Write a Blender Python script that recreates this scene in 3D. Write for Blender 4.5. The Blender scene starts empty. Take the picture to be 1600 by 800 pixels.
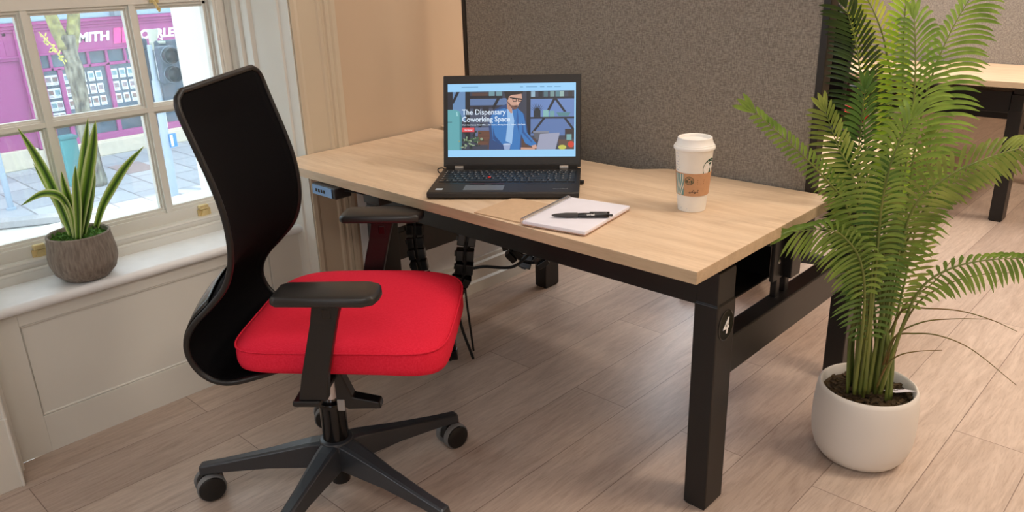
import bpy, math, random
from mathutils import Vector, Matrix, noise
random.seed(7)
sc = bpy.context.scene
COL = sc.collection
# ---------------------------------------------------------------- camera, light, exposure
cam_d = bpy.data.cameras.new('camera'); cam = bpy.data.objects.new('camera', cam_d); COL.objects.link(cam)
cam_d.sensor_width = 36; cam_d.lens = 36*1232.28/1600; cam_d.clip_start = .02; cam_d.clip_end = 200
cR = Vector((0.72874817, 0.68415385, -0.02931918)); cU = Vector((-0.21783719, 0.27220207, 0.93725823)); cF = Vector((-0.64920957, 0.67663841, -0.34740092))
m = Matrix((cR, cU, -cF)).transposed().to_4x4(); m.translation = (0.65834687, -1.15593744, 1.17323688)
cam.matrix_world = m
sc.camera = cam
sc.view_settings.view_transform = 'Standard'; sc.view_settings.look = 'None'
sc.view_settings.gamma = 1; sc.view_settings.use_curve_mapping = False
sc.view_settings.exposure = 0.0
w = bpy.data.worlds.new('sky'); sc.world = w; w.use_nodes = True
nt = w.node_tree; bg = nt.nodes['Background']
bg.inputs['Color'].default_value = (0.74, 0.87, 1.0, 1); bg.inputs['Strength'].default_value = 3.3
def lamp(name, kind, loc, energy, color, size=None, direction=None):
    d = bpy.data.lights.new(name, kind); d.energy = energy; d.color = color
    if kind == 'AREA':
        d.shape = 'RECTANGLE'; d.size, d.size_y = size
    o = bpy.data.objects.new(name, d); COL.objects.link(o); o.location = loc
    if direction is not None: o.rotation_euler = Vector(direction).to_track_quat('-Z', 'Y').to_euler()
    return o
sun = lamp('sun', 'SUN', (0, 0, 20), 5.0, (1, .96, .9), direction=(.36, .30, -.88)); sun.data.angle = .02
# lamps for daylight at unseen windows, front one added as fill; ceiling panels
lamp('daylight_window_near', 'AREA', (-1.30, -2.15, 1.35), 18, (.80, .90, 1), (1.0, 1.5), (1, .28, -.22))
lamp('daylight_fill_front', 'AREA', (1.4, -3.40, 1.45), 17, (.78, .89, 1), (2.2, 1.5), (-.25, 1, -.22))
lamp('daylight_window_far', 'AREA', (-1.30, 2.15, 1.35), 34, (.80, .90, 1), (1.0, 1.5), (1, -.25, -.2))
for i, (x, y, e, c) in enumerate(((1.25, .9, 32, (1, .82, .65)), (1.25, 3.1, 36, (1, .82, .65)), (-.2, .55, 9, (1, .90, .80)), (-.6, 2.4, 18, (1, .86, .72)), (1.1, -1.6, 16, (1, .95, .90)))):
    lamp('ceiling_light', 'AREA', (x, y, 2.36), e, c, (.58, .58), (0, 0, -1))
# ---------------------------------------------------------------- materials
def nodes(name):
    mt = bpy.data.materials.new(name); mt.use_nodes = True
    return mt, mt.node_tree.nodes, mt.node_tree.links, mt.node_tree.nodes['Principled BSDF']
def s2l(c):
    return tuple(((v/255)/12.92 if v/255 <= .04045 else ((v/255+.055)/1.055)**2.4) for v in c)+(1,)
def mat(name, rgb, rough=.5, metal=0, var=0, scale=20, bump=0, spec=.5, stretch=(1, 1, 1), rgb2=None, coat=0):
    mt, N, L, B = nodes(name)
    c = s2l(rgb)
    B.inputs['Roughness'].default_value = rough; B.inputs['Metallic'].default_value = metal
    B.inputs['Specular IOR Level'].default_value = spec; B.inputs['Coat Weight'].default_value = coat
    tc = N.new('ShaderNodeTexCoord'); mp = N.new('ShaderNodeMapping'); mp.inputs['Scale'].default_value = stretch
    nz = N.new('ShaderNodeTexNoise'); nz.inputs['Scale'].default_value = scale; nz.inputs['Detail'].default_value = 5
    L.new(tc.outputs['Object'], mp.inputs[0]); L.new(mp.outputs[0], nz.inputs['Vector'])
    mx = N.new('ShaderNodeMix'); mx.data_type = 'RGBA'
    if rgb2: a, b = c, s2l(rgb2)
    else:
        v = var if var else .03
        a = tuple(x*(1-v) for x in c[:3])+(1,); b = tuple(min(1, x*(1+v)) for x in c[:3])+(1,)
    mx.inputs[6].default_value = a; mx.inputs[7].default_value = b
    rp = N.new('ShaderNodeValToRGB'); rp.color_ramp.elements[0].position = .32; rp.color_ramp.elements[1].position = .68
    L.new(nz.outputs['Fac'], rp.inputs[0]); L.new(rp.outputs[0], mx.inputs[0]); L.new(mx.outputs[2], B.inputs['Base Color'])
    if bump:
        bp = N.new('ShaderNodeBump'); bp.inputs['Strength'].default_value = bump; bp.inputs['Distance'].default_value = .002
        L.new(nz.outputs['Fac'], bp.inputs['Height']); L.new(bp.outputs[0], B.inputs['Normal'])
    return mt
def emis(name, rgb, st=1.0):
    mt, N, L, B = nodes(name)
    B.inputs['Base Color'].default_value = (.01, .01, .01, 1); B.inputs['Roughness'].default_value = .35
    B.inputs['Emission Color'].default_value = s2l(rgb); B.inputs['Emission Strength'].default_value = st
    return mt
def wood(name, a, b, axis='X', scale=5, rough=.42, dark=None):
    mt, N, L, B = nodes(name); B.inputs['Roughness'].default_value = rough
    tc = N.new('ShaderNodeTexCoord'); mp = N.new('ShaderNodeMapping')
    mp.inputs['Scale'].default_value = (.7, 7, 7) if axis == 'X' else (9, 1.1, 9)
    L.new(tc.outputs['Object'], mp.inputs[0])
    n1 = N.new('ShaderNodeTexNoise'); n1.inputs['Scale'].default_value = scale; n1.inputs['Detail'].default_value = 8; n1.inputs['Roughness'].default_value = .62; n1.inputs['Distortion'].default_value = .6
    n2 = N.new('ShaderNodeTexNoise'); n2.inputs['Scale'].default_value = scale*7; n2.inputs['Detail'].default_value = 4
    L.new(mp.outputs[0], n1.inputs['Vector']); L.new(mp.outputs[0], n2.inputs['Vector'])
    rp = N.new('ShaderNodeValToRGB'); e = rp.color_ramp.elements; e[0].position = .3; e[1].position = .72; e[0].color = s2l(b); e[1].color = s2l(a)
    L.new(n1.outputs['Fac'], rp.inputs[0])
    mx = N.new('ShaderNodeMix'); mx.data_type = 'RGBA'; mx.blend_type = 'MULTIPLY'; mx.inputs[0].default_value = .5
    r2 = N.new('ShaderNodeValToRGB'); r2.color_ramp.elements[0].position = .30; r2.color_ramp.elements[0].color = (.84, .81, .77, 1); r2.color_ramp.elements[1].position = .55
    L.new(n2.outputs['Fac'], r2.inputs[0]); L.new(rp.outputs[0], mx.inputs[6]); L.new(r2.outputs[0], mx.inputs[7])
    L.new(mx.outputs[2], B.inputs['Base Color'])
    return mt
def floor_mat():
    mt, N, L, B = nodes('floor_planks'); B.inputs['Roughness'].default_value = .33; B.inputs['Specular IOR Level'].default_value = .45
    tc = N.new('ShaderNodeTexCoord'); sp = N.new('ShaderNodeSeparateXYZ'); cb = N.new('ShaderNodeCombineXYZ')
    L.new(tc.outputs['Object'], sp.inputs[0]); L.new(sp.outputs[1], cb.inputs[0]); L.new(sp.outputs[0], cb.inputs[1])
    mp = N.new('ShaderNodeMapping'); mp.inputs['Location'].default_value = (.35, -.085+.178*40, 0); L.new(cb.outputs[0], mp.inputs[0])
    br = N.new('ShaderNodeTexBrick'); br.inputs['Scale'].default_value = 1; br.inputs['Brick Width'].default_value = 1.25; br.inputs['Row Height'].default_value = .178
    br.inputs['Mortar Size'].default_value = .0011; br.inputs['Mortar Smooth'].default_value = .1; br.inputs['Bias'].default_value = 0; br.offset = .37
    br.inputs['Color1'].default_value = s2l((190, 172, 160)); br.inputs['Color2'].default_value = s2l((208, 191, 178)); br.inputs['Mortar'].default_value = s2l((140, 122, 112))
    L.new(mp.outputs[0], br.inputs['Vector'])
    # grain, shifted from plank to plank
    m2 = N.new('ShaderNodeMapping'); m2.inputs['Scale'].default_value = (1.2, 10, 1)
    ad = N.new('ShaderNodeVectorMath'); ad.operation = 'ADD'
    ms = N.new('ShaderNodeVectorMath'); ms.operation = 'SCALE'; ms.inputs['Scale'].default_value = 40
    L.new(br.outputs['Color'], ms.inputs[0]); L.new(mp.outputs[0], m2.inputs[0]); L.new(m2.outputs[0], ad.inputs[0]); L.new(ms.outputs[0], ad.inputs[1])
    n1 = N.new('ShaderNodeTexNoise'); n1.inputs['Scale'].default_value = 3.2; n1.inputs['Detail'].default_value = 9; n1.inputs['Roughness'].default_value = .6; n1.inputs['Distortion'].default_value = 1.6
    L.new(ad.outputs[0], n1.inputs['Vector'])
    r1 = N.new('ShaderNodeValToRGB'); e = r1.color_ramp.elements; e[0].position = .3; e[0].color = (.70, .65, .61, 1); e[1].position = .66; e[1].color = (1.05, 1.03, 1.0, 1)
    L.new(n1.outputs['Fac'], r1.inputs[0])
    mx = N.new('ShaderNodeMix'); mx.data_type = 'RGBA'; mx.blend_type = 'MULTIPLY'; mx.inputs[0].default_value = .75
    L.new(br.outputs['Color'], mx.inputs[6]); L.new(r1.outputs[0], mx.inputs[7])
    wv = N.new('ShaderNodeTexNoise'); wv.inputs['Scale'].default_value = 22; wv.inputs['Detail'].default_value = 3
    L.new(ad.outputs[0], wv.inputs['Vector'])
    r2 = N.new('ShaderNodeValToRGB'); r2.color_ramp.elements[0].position = .36; r2.color_ramp.elements[0].color = (.84, .81, .79, 1); r2.color_ramp.elements[1].position = .5
    L.new(wv.outputs['Fac'], r2.inputs[0])
    m3 = N.new('ShaderNodeMix'); m3.data_type = 'RGBA'; m3.blend_type = 'MULTIPLY'; m3.inputs[0].default_value = .6
    L.new(mx.outputs[2], m3.inputs[6]); L.new(r2.outputs[0], m3.inputs[7]); L.new(m3.outputs[2], B.inputs['Base Color'])
    bp = N.new('ShaderNodeBump'); bp.inputs['Strength'].default_value = .12; bp.inputs['Distance'].default_value = .002; L.new(n1.outputs['Fac'], bp.inputs['Height']); L.new(bp.outputs[0], B.inputs['Normal'])
    return mt
def fabric(name, a, b, sc_=260, bump=.3):
    mt, N, L, B = nodes(name); B.inputs['Roughness'].default_value = .95; B.inputs['Specular IOR Level'].default_value = .1
    tc = N.new('ShaderNodeTexCoord')
    outs = []
    for st in ((1, 1, .22), (.22, 1, 1)):
        mp = N.new('ShaderNodeMapping'); mp.inputs['Scale'].default_value = st
        n = N.new('ShaderNodeTexNoise'); n.inputs['Scale'].default_value = sc_; n.inputs['Detail'].default_value = 2
        L.new(tc.outputs['Object'], mp.inputs[0]); L.new(mp.outputs[0], n.inputs['Vector']); outs.append(n)
    ad = N.new('ShaderNodeMath'); ad.operation = 'ADD'; L.new(outs[0].outputs['Fac'], ad.inputs[0]); L.new(outs[1].outputs['Fac'], ad.inputs[1])
    rp = N.new('ShaderNodeValToRGB'); e = rp.color_ramp.elements; e[0].position = .40; e[1].position = .62
    hf = N.new('ShaderNodeMath'); hf.operation = 'MULTIPLY'; hf.inputs[1].default_value = .5; L.new(ad.outputs[0], hf.inputs[0])
    L.new(hf.outputs[0], rp.inputs[0]); e[0].color = s2l(a); e[1].color = s2l(b); L.new(rp.outputs[0], B.inputs['Base Color'])
    bp = N.new('ShaderNodeBump'); bp.inputs['Strength'].default_value = bump; bp.inputs['Distance'].default_value = .001; L.new(hf.outputs[0], bp.inputs['Height']); L.new(bp.outputs[0], B.inputs['Normal'])
    return mt
def glass_mat():
    mt = bpy.data.materials.new('window_glass'); mt.use_nodes = True; N = mt.node_tree.nodes; L = mt.node_tree.links; N.clear()
    o = N.new('ShaderNodeOutputMaterial'); t = N.new('ShaderNodeBsdfTransparent'); t.inputs[0].default_value = (.97, .99, .98, 1)
    g = N.new('ShaderNodeBsdfGlossy'); g.inputs['Roughness'].default_value = .02
    d = N.new('ShaderNodeBsdfTranslucent'); d.inputs[0].default_value = (.8, .92, 1, 1)  # bluish translucent share stands in for veiling glare over the street
    m1 = N.new('ShaderNodeMixShader'); m1.inputs[0].default_value = .05; m2 = N.new('ShaderNodeMixShader'); m2.inputs[0].default_value = .05
    L.new(t.outputs[0], m1.inputs[1]); L.new(d.outputs[0], m1.inputs[2]); L.new(m1.outputs[0], m2.inputs[1]); L.new(g.outputs[0], m2.inputs[2]); L.new(m2.outputs[0], o.inputs[0])
    return mt
def leaf_mat(name, a, b, rough=.42, trans=.25):
    mt, N, L, B = nodes(name)
    out = [n for n in N if n.type == 'OUTPUT_MATERIAL'][0]
    tc = N.new('ShaderNodeTexCoord'); nz = N.new('ShaderNodeTexNoise'); nz.inputs['Scale'].default_value = 14; nz.inputs['Detail'].default_value = 4
    L.new(tc.outputs['Object'], nz.inputs['Vector'])
    rp = N.new('ShaderNodeValToRGB'); e = rp.color_ramp.elements; e[0].position = .35; e[1].position = .65; e[0].color = s2l(a); e[1].color = s2l(b)
    L.new(nz.outputs['Fac'], rp.inputs[0]); L.new(rp.outputs[0], B.inputs['Base Color']); B.inputs['Roughness'].default_value = rough
    tr = N.new('ShaderNodeBsdfTranslucent'); L.new(rp.outputs[0], tr.inputs[0]); ms = N.new('ShaderNodeMixShader'); ms.inputs[0].default_value = trans
    L.new(B.outputs[0], ms.inputs[1]); L.new(tr.outputs[0], ms.inputs[2]); L.new(ms.outputs[0], out.inputs[0])
    return mt
def striped_leaf_mat():
    # green blade with yellow margins: the margin follows the blade's own width (UV x)
    mt, N, L, B = nodes('variegated_leaf'); out = [n for n in N if n.type == 'OUTPUT_MATERIAL'][0]
    uv = N.new('ShaderNodeUVMap'); sp = N.new('ShaderNodeSeparateXYZ'); L.new(uv.outputs[0], sp.inputs[0])
    mp = N.new('ShaderNodeMapping'); mp.inputs['Scale'].default_value = (14, 3, 1); L.new(uv.outputs[0], mp.inputs[0])
    nz = N.new('ShaderNodeTexNoise'); nz.inputs['Scale'].default_value = 3; L.new(mp.outputs[0], nz.inputs['Vector'])
    ab = N.new('ShaderNodeMath'); ab.operation = 'SUBTRACT'; ab.inputs[1].default_value = .5; L.new(sp.outputs[0], ab.inputs[0])
    a2 = N.new('ShaderNodeMath'); a2.operation = 'ABSOLUTE'; L.new(ab.outputs[0], a2.inputs[0])
    ad = N.new('ShaderNodeMath'); ad.operation = 'MULTIPLY_ADD'; ad.inputs[1].default_value = .16; L.new(nz.outputs['Fac'], ad.inputs[0]); L.new(a2.outputs[0], ad.inputs[2])
    rp = N.new('ShaderNodeValToRGB'); e = rp.color_ramp.elements; e[0].position = .13; e[0].color = s2l((62, 98, 40)); e[1].position = .47; e[1].color = s2l((228, 242, 176))
    k = rp.color_ramp.elements.new(.26); k.color = s2l((120, 168, 56)); k = rp.color_ramp.elements.new(.38); k.color = s2l((160, 196, 74))
    L.new(ad.outputs[0], rp.inputs[0]); L.new(rp.outputs[0], B.inputs['Base Color']); B.inputs['Roughness'].default_value = .35
    tr = N.new('ShaderNodeBsdfTranslucent'); L.new(rp.outputs[0], tr.inputs[0]); ms = N.new('ShaderNodeMixShader'); ms.inputs[0].default_value = .3
    L.new(B.outputs[0], ms.inputs[1]); L.new(tr.outputs[0], ms.inputs[2]); L.new(ms.outputs[0], out.inputs[0])
    return mt
M = dict(
 floor=floor_mat(), paint=mat('white_gloss_paint', (226, 226, 220), .38, scale=3), wall=mat('magnolia_emulsion', (200, 176, 150), .8, scale=2, var=.03, bump=.05),
 arch=mat('cream_architrave_paint', (202, 188, 166), .5, scale=3), ceil=mat('ceiling_paint', (240, 238, 232), .9), oak=wood('oak_laminate', (240, 214, 184), (218, 188, 156)),
 oakedge=wood('oak_edge_band', (206, 182, 150), (184, 160, 130)), steel=mat('black_powder_coat', (17, 15, 15), .42, scale=300, var=.15), blackgloss=mat('black_gloss_plastic', (10, 10, 11), .16),
 plastic=mat('black_moulded_plastic', (17, 17, 18), .42, scale=400, var=.1), rubber=mat('black_rubber', (18, 18, 19), .65), basep=mat('charcoal_nylon_base', (50, 53, 58), .30, scale=400, var=.08),
 greyrim=mat('grey_caster_tread', (120, 122, 124), .5), chrome=mat('polished_chrome', (200, 200, 205), .12, 1), greytip=mat('grey_soft_plastic', (150, 148, 146), .5),
 mesh=fabric('black_mesh_fabric', (6, 6, 8), (14, 13, 16), 900, .2), red=fabric('red_wool_seat', (222, 36, 60), (232, 50, 74), 700, .06),
 screen=fabric('taupe_screen_fabric', (122, 114, 106), (160, 151, 140), 420), frame=mat('dark_bronze_frame', (32, 26, 20), .5),
 glass=glass_mat(), brass=mat('lacquered_brass', (224, 204, 150), .35, .35, scale=60, var=.1),
 terracotta=mat('grey_clay', (122, 112, 104), .85, scale=55, bump=.7, stretch=(3, 3, .5), rgb2=(156, 146, 136)), moss=mat('green_moss', (52, 92, 30), .95, scale=160, rgb2=(92, 140, 52), bump=.8),
 ceramic=mat('white_ceramic', (226, 222, 216), .5, scale=6, var=.02, bump=.12), soil=mat('dark_bark_soil', (46, 34, 20), .95, scale=90, rgb2=(84, 66, 38), bump=1),
 paper=mat('white_paper', (238, 236, 246), .8), kraft=mat('brown_kraft_paper', (210, 178, 144), .85, scale=90, var=.05), cup=mat('white_cup_card', (236, 232, 224), .55), lid=mat('white_cup_lid', (242, 238, 232), .35),
 sleeve=mat('kraft_cup_sleeve', (196, 150, 112), .85, scale=120, var=.04), teal=mat('teal_print', (104, 146, 144), .8), cream=mat('cream_print', (222, 214, 196), .8), dkgreen=mat('dark_green_print', (22, 70, 50), .7), blackink=mat('black_ink', (34, 32, 32), .7), greyink=mat('pale_grey_ink', (176, 182, 196), .7), brownink=mat('soft_brown_ink', (158, 116, 84), .8),
 white=mat('white_print', (245, 245, 245), .6), lap=mat('black_laptop_shell', (38, 34, 31), .5, scale=500, var=.08), lapkey=mat('black_key_caps', (22, 21, 21), .42), pad=mat('grey_touchpad', (104, 108, 112), .35), hinge=mat('brushed_hinge_metal', (168, 160, 152), .3, .8), rednub=mat('red_rubber', (214, 40, 40), .5), redink=mat('red_line', (130, 30, 30), .5),
 clearstuff=mat('handset_blue_glare', (120, 160, 205), .12),  # blue is window glare painted onto the handset front
)
# ---------------------------------------------------------------- mesh builder
class MB:
    def __init__(s): s.v = []; s.f = []; s.m = []; s.uv = {}
    def add(s, vs, fs, mi=0):
        b = len(s.v); s.v += [tuple(v) for v in vs]; s.f += [tuple(b+i for i in f) for f in fs]; s.m += [mi]*len(fs); return s
    def box(s, lo, hi, mi=0, M_=None):
        (a, b, c), (d, e, f) = lo, hi
        vs = [(x, y, z) for z in (c, f) for y in (b, e) for x in (a, d)]
        if M_ is not None: vs = [M_ @ Vector(v) for v in vs]
        return s.add(vs, [(0, 2, 3, 1), (4, 5, 7, 6), (0, 1, 5, 4), (2, 6, 7, 3), (0, 4, 6, 2), (1, 3, 7, 5)], mi)
    def prism(s, poly, z0, z1, mi=0, M_=None, holes=False):
        n = len(poly); vs = [(x, y, z0) for x, y in poly]+[(x, y, z1) for x, y in poly]
        if M_ is not None: vs = [M_ @ Vector(v) for v in vs]
        fs = [tuple(range(n-1, -1, -1)), tuple(range(n, 2*n))]+[(i, (i+1) % n, n+(i+1) % n, n+i) for i in range(n)]
        return s.add(vs, fs, mi)
    def lathe(s, prof, seg=32, M_=None, mi=0, close=False):
        vs = []; fs = []
        for r, z in prof:
            for i in range(seg):
                a = 2*math.pi*i/seg; vs.append(Vector((r*math.cos(a), r*math.sin(a), z)))
        if M_ is not None: vs = [M_ @ v for v in vs]
        n = len(prof)
        for j in range(n-1):
            for i in range(seg): k = (i+1) % seg; fs.append((j*seg+i, j*seg+k, (j+1)*seg+k, (j+1)*seg+i))
        if prof[0][0] > 1e-5: fs.append(tuple(range(seg-1, -1, -1)))
        if prof[-1][0] > 1e-5: fs.append(tuple((n-1)*seg+i for i in range(seg)))
        return s.add(vs, fs, mi)
    def cyl(s, p0, p1, r0, r1=None, seg=20, mi=0):
        p0, p1 = Vector(p0), Vector(p1); d = p1-p0; q = d.to_track_quat('Z', 'Y').to_matrix().to_4x4(); q.translation = p0
        return s.lathe([(r0, 0), (r1 if r1 is not None else r0, d.length)], seg, q, mi)
    def tube(s, pts, r, seg=8, mi=0, closed=False, flat=1, up=None):
        P = [Vector(p) for p in pts]; n = len(P); R_ = r if isinstance(r, (list, tuple)) else [r]*n
        vs = []; fs = []; prev = Vector(up) if up else None
        for i in range(n):
            t = (P[(i+1) % n]-P[i-1]) if closed else (P[min(i+1, n-1)]-P[max(i-1, 0)])
            if t.length < 1e-9: t = Vector((0, 0, 1))
            t.normalize()
            if prev is None: prev = Vector((0, 0, 1)) if abs(t.z) < .9 else Vector((1, 0, 0))
            u = prev-t*prev.dot(t)
            if u.length < 1e-6: u = t.orthogonal()
            u.normalize(); v = t.cross(u); prev = u
            for k in range(seg):
                a = 2*math.pi*k/seg; vs.append(P[i]+(u*math.cos(a)*flat+v*math.sin(a))*R_[i])
        for i in range(n if closed else n-1):
            j = (i+1) % n
            for k in range(seg): l = (k+1) % seg; fs.append((i*seg+k, i*seg+l, j*seg+l, j*seg+k))
        if not closed: fs += [tuple(range(seg-1, -1, -1)), tuple((n-1)*seg+k for k in range(seg))]
        return s.add(vs, fs, mi)
    def rbox(s, lo, hi, r=.004, mi=0, M_=None):      # box with rounded vertical edges and a soft top/bottom edge
        (a, b, c), (d, e, f) = lo, hi; r = min(r, (d-a)/2.01, (e-b)/2.01, (f-c)/2.01); poly = []
        def ring(ins, rr):
            o = []
            for cx, cy, a0 in ((d-r, e-r, 0), (a+r, e-r, 90), (a+r, b+r, 180), (d-r, b+r, 270)):
                for k in range(5): t = math.radians(a0+22.5*k); o.append((cx+rr*math.cos(t), cy+rr*math.sin(t)))
            return o
        vs = []; n = 20
        for z, rr in ((c, r*.4), (c+r*.35, r*.85), (c+r, r), (f-r, r), (f-r*.35, r*.85), (f, r*.4)): vs += [(x, y, z) for x, y in ring(0, rr)]
        if M_ is not None: vs = [M_ @ Vector(v) for v in vs]
        fs = [tuple(range(n-1, -1, -1)), tuple(range(5*n, 6*n))]
        for j in range(5): fs += [(j*n+i, j*n+(i+1) % n, (j+1)*n+(i+1) % n, (j+1)*n+i) for i in range(n)]
        return s.add(vs, fs, mi)
    def build(s, name, mats, parent=None, smooth=None, bevel=0, subsurf=0, solid=0, loc=None, rot=None):
        me = bpy.data.meshes.new(name); me.from_pydata(s.v, [], s.f)
        for mm in (mats if isinstance(mats, (list, tuple)) else [mats]): me.materials.append(mm)
        me.polygons.foreach_set('material_index', s.m)
        if smooth:
            me.polygons.foreach_set('use_smooth', [True]*len(me.polygons))
            if smooth is not True: me.set_sharp_from_angle(angle=math.radians(smooth))
        if s.uv:
            ul = me.uv_layers.new(name='UVMap')
            for lp in me.loops: ul.data[lp.index].uv = s.uv.get(lp.vertex_index, (0, 0))
        me.update(); o = bpy.data.objects.new(name, me); COL.objects.link(o)
        if parent: o.parent = parent
        if loc: o.location = loc
        if rot: o.rotation_euler = rot
        if solid: md = o.modifiers.new('solid', 'SOLIDIFY'); md.thickness = solid; md.offset = 0
        if bevel: md = o.modifiers.new('bevel', 'BEVEL'); md.width = bevel; md.segments = 2; md.limit_method = 'ANGLE'; md.angle_limit = math.radians(40)
        if subsurf: md = o.modifiers.new('sub', 'SUBSURF'); md.levels = subsurf; md.render_levels = subsurf
        return o
def empty(name, loc, label, cat, group=None, rz=0):
    o = bpy.data.objects.new(name, None); COL.objects.link(o); o.location = loc; o.rotation_euler = (0, 0, rz); o.empty_display_size = .1
    tag(o, label, cat, group); return o
def tag(o, label=None, cat=None, group=None, kind=None):
    if label: o['label'] = label
    if cat: o['category'] = cat
    if group: o['group'] = group
    if kind: o['kind'] = kind
    return o
def struct(o): o['kind'] = 'structure'; return o
def clone(o, parent=None, label=None):
    c = o.copy(); COL.objects.link(c); c.parent = parent
    if label: c['label'] = label
    for ch in list(o.children): clone(ch, c)
    return c
def catmull(P, n=8):
    P = [Vector(p) for p in P]; out = []
    for i in range(len(P)-1):
        a = P[i-1] if i else P[0]*2-P[1]; b, c = P[i], P[i+1]; d = P[i+2] if i+2 < len(P) else P[-1]*2-P[-2]
        for k in range(n):
            t = k/n; out.append(.5*((2*b)+(c-a)*t+(2*a-5*b+4*c-d)*t*t+(3*b-a-3*c+d)*t**3))
    out.append(P[-1]); return out
def text_mb(mb, txt, size, M_, mi=0, depth=.0006, bold=0, shear=0, xs=1, space=1):
    cu = bpy.data.curves.new('t', 'FONT'); cu.body = txt; cu.size = size; cu.offset = bold; cu.shear = shear; cu.extrude = depth; cu.space_character = space; cu.resolution_u = 3
    o = bpy.data.objects.new('t', cu); COL.objects.link(o); bpy.context.view_layer.update()
    me = o.evaluated_get(bpy.context.evaluated_depsgraph_get()).to_mesh()
    mb.add([M_ @ Vector((v.co.x*xs, v.co.y, v.co.z)) for v in me.vertices], [tuple(p.vertices) for p in me.polygons], mi)
    o.to_mesh_clear(); bpy.data.objects.remove(o); bpy.data.curves.remove(cu); return mb
def frame3(o, x, y, z=None):
    x = Vector(x).normalized(); y = Vector(y).normalized(); z = x.cross(y) if z is None else Vector(z)
    mm = Matrix((x, y, z)).transposed().to_4x4(); mm.translation = Vector(o); return mm
H = .654
# ================================================================ ROOM SHELL
WX = -1.40                      # inner face of the window wall
OR, OL = .11, -.81              # right / left inner corners of the window opening
mb = MB(); mb.box((-1.47, -3.6, -.05), (3.4, 5.6, 0)); struct(mb.build('floor', M['floor']))
mb = MB(); mb.box((-1.95, -3.6, 2.4), (3.4, 5.6, 2.5)); struct(mb.build('ceiling', M['ceil']))
mb = MB(); mb.box((3.3, -3.6, 0), (3.4, 5.6, 2.4)); struct(mb.build('wall_right', M['wall']))
mb = MB(); mb.box((-1.4, 5.5, 0), (3.3, 5.6, 2.4)); struct(mb.build('wall_back', M['wall']))
mb = MB(); mb.box((-1.4, -3.6, 0), (3.3, -3.5, 2.4)); struct(mb.build('wall_front', M['wall']))
GR, FR_, GL, FL_ = -.010, .042, -.702, -.754
ext = mat('white_exterior_stone', (244, 244, 240), .8, scale=8)
mb = MB()
mb.prism([(WX, OR), (WX, 5.6), (-1.94, 5.6), (-1.94, .03), (-1.70, .03), (-1.62, FR_+.004)], 0, 2.4)
mb.prism([(WX, OL), (-1.62, FL_-.004), (-1.70, -.742), (-1.94, -.742), (-1.94, -3.6), (WX, -3.6)], 0, 2.4)
mb.box((-1.94, -.742, -.05), (-1.48, .03, .40)); mb.box((-1.94, -.742, 2.02), (-1.45, .03, 2.4))
struct(mb.build('wall_left', M['wall']))
# exterior dressing: stone jambs, sill outside, facade below down to the street
mb = MB()
mb.box((-1.97, .028, .3), (-1.70, .35, 2.4)); mb.box((-2.02, .02, 1.9), (-1.90, .40, 2.2)); mb.box((-1.97, -1.1, .3), (-1.70, -.745, 2.4))
mb.box((-2.06, -1.1, .33), (-1.70, .35, .44)); mb.box((-1.99, .05, -3), (-1.94, 3, .33)); mb.box((-1.99, -3, -3), (-1.94, .05, .33))
mb.box((-2.85, -3.4, 2.22), (-1.94, 5.4, 2.34))  # unseen canopy, added to keep the sun off the window
struct(mb.build('trim_1', ext))
# panelled splays of the opening
def splay(pts, name):
    mb = MB(); mb.prism(pts, 0, 2.02); struct(mb.build(name, M['paint'], smooth=30))
def splay_poly(p0, p1, ny):
    d = (Vector(p1)-Vector(p0)); L_ = d.length; d.normalize(); n = Vector((-d.y, d.x))*ny
    prof = [(0, .012), (.07, .012), (.09, .006), (.13, .014), (.20, .014), (.23, .004), (.27, .009), (.36, .009), (.40, .001), (.42, .001), (.79, .001), (.805, .008), (.84, .008), (.86, .004), (.96, .004), (1, .004)]
    pts = [Vector(p0)+d*(t*L_)+n*h for t, h in prof]
    return [tuple(q) for q in pts]+[(p1[0], p1[1]+.0*ny), tuple(Vector(p1)-n*.004), tuple(Vector(p0)-n*.004)]
splay(splay_poly((-1.62, FR_), (WX, OR), -1), 'trim_2'); splay(splay_poly((-1.62, FL_), (WX, OL), 1), 'trim_3')
# architraves with flutes each side of the opening
def architrave(y0, sgn, name):
    prof = [(0, 0), (0, .007), (.012, .009), (.020, .006), (.024, .003), (.085, .003), (.090, .007), (.098, .008), (.103, .003), (.110, .003), (.114, .008), (.124, .009), (.130, .004), (.136, .008), (.150, .008), (.152, 0)]
    mb = MB(); mb.prism([(WX+h, y0+sgn*t) for t, h in prof][::sgn], 0, 2.2); struct(mb.build(name, M['arch'], smooth=30))
architrave(OR, 1, 'trim_4'); architrave(OL, -1, 'trim_5')
mb = MB(); mb.box((WX, OL-.4, 0), (-1.362, OL-.004, .19)); mb.cyl((-1.361, OL-.006, 0), (-1.361, OL-.006, .19), .004, seg=8); struct(mb.build('trim_6', M['paint'], bevel=.003))
# near pilaster board with bead at its corner
mb = MB(); mb.box((WX, OL-.3, .19), (-1.366, OL-.004, 2.2)); mb.cyl((-1.366, OL-.006, .0), (-1.366, OL-.006, 2.2), .005, seg=8); struct(mb.build('trim_7', M['paint'], bevel=.002))
# baseboard beyond the opening, stepped
mb = MB(); prof = [(WX, 0), (-1.368, 0), (-1.368, .040), (-1.378, .046), (-1.378, .106), (-1.386, .112), (-1.388, .125), (WX, .128)]
mb.prism(prof, 0, 1, M_=Matrix(((1, 0, 0, 0), (0, 0, 5.2, .30), (0, 1, 0, 0), (0, 0, 0, 1)))); struct(mb.build('baseboard_left', M['paint']))
mb = MB(); mb.box((WX, .275, .126), (WX+.006, 5.2, .60)); struct(mb.build('trim_9', mat('white_paint_daylight_tint', (236, 240, 244), .5)))  # white panel, its cool tint stands in for bluish daylight
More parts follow.
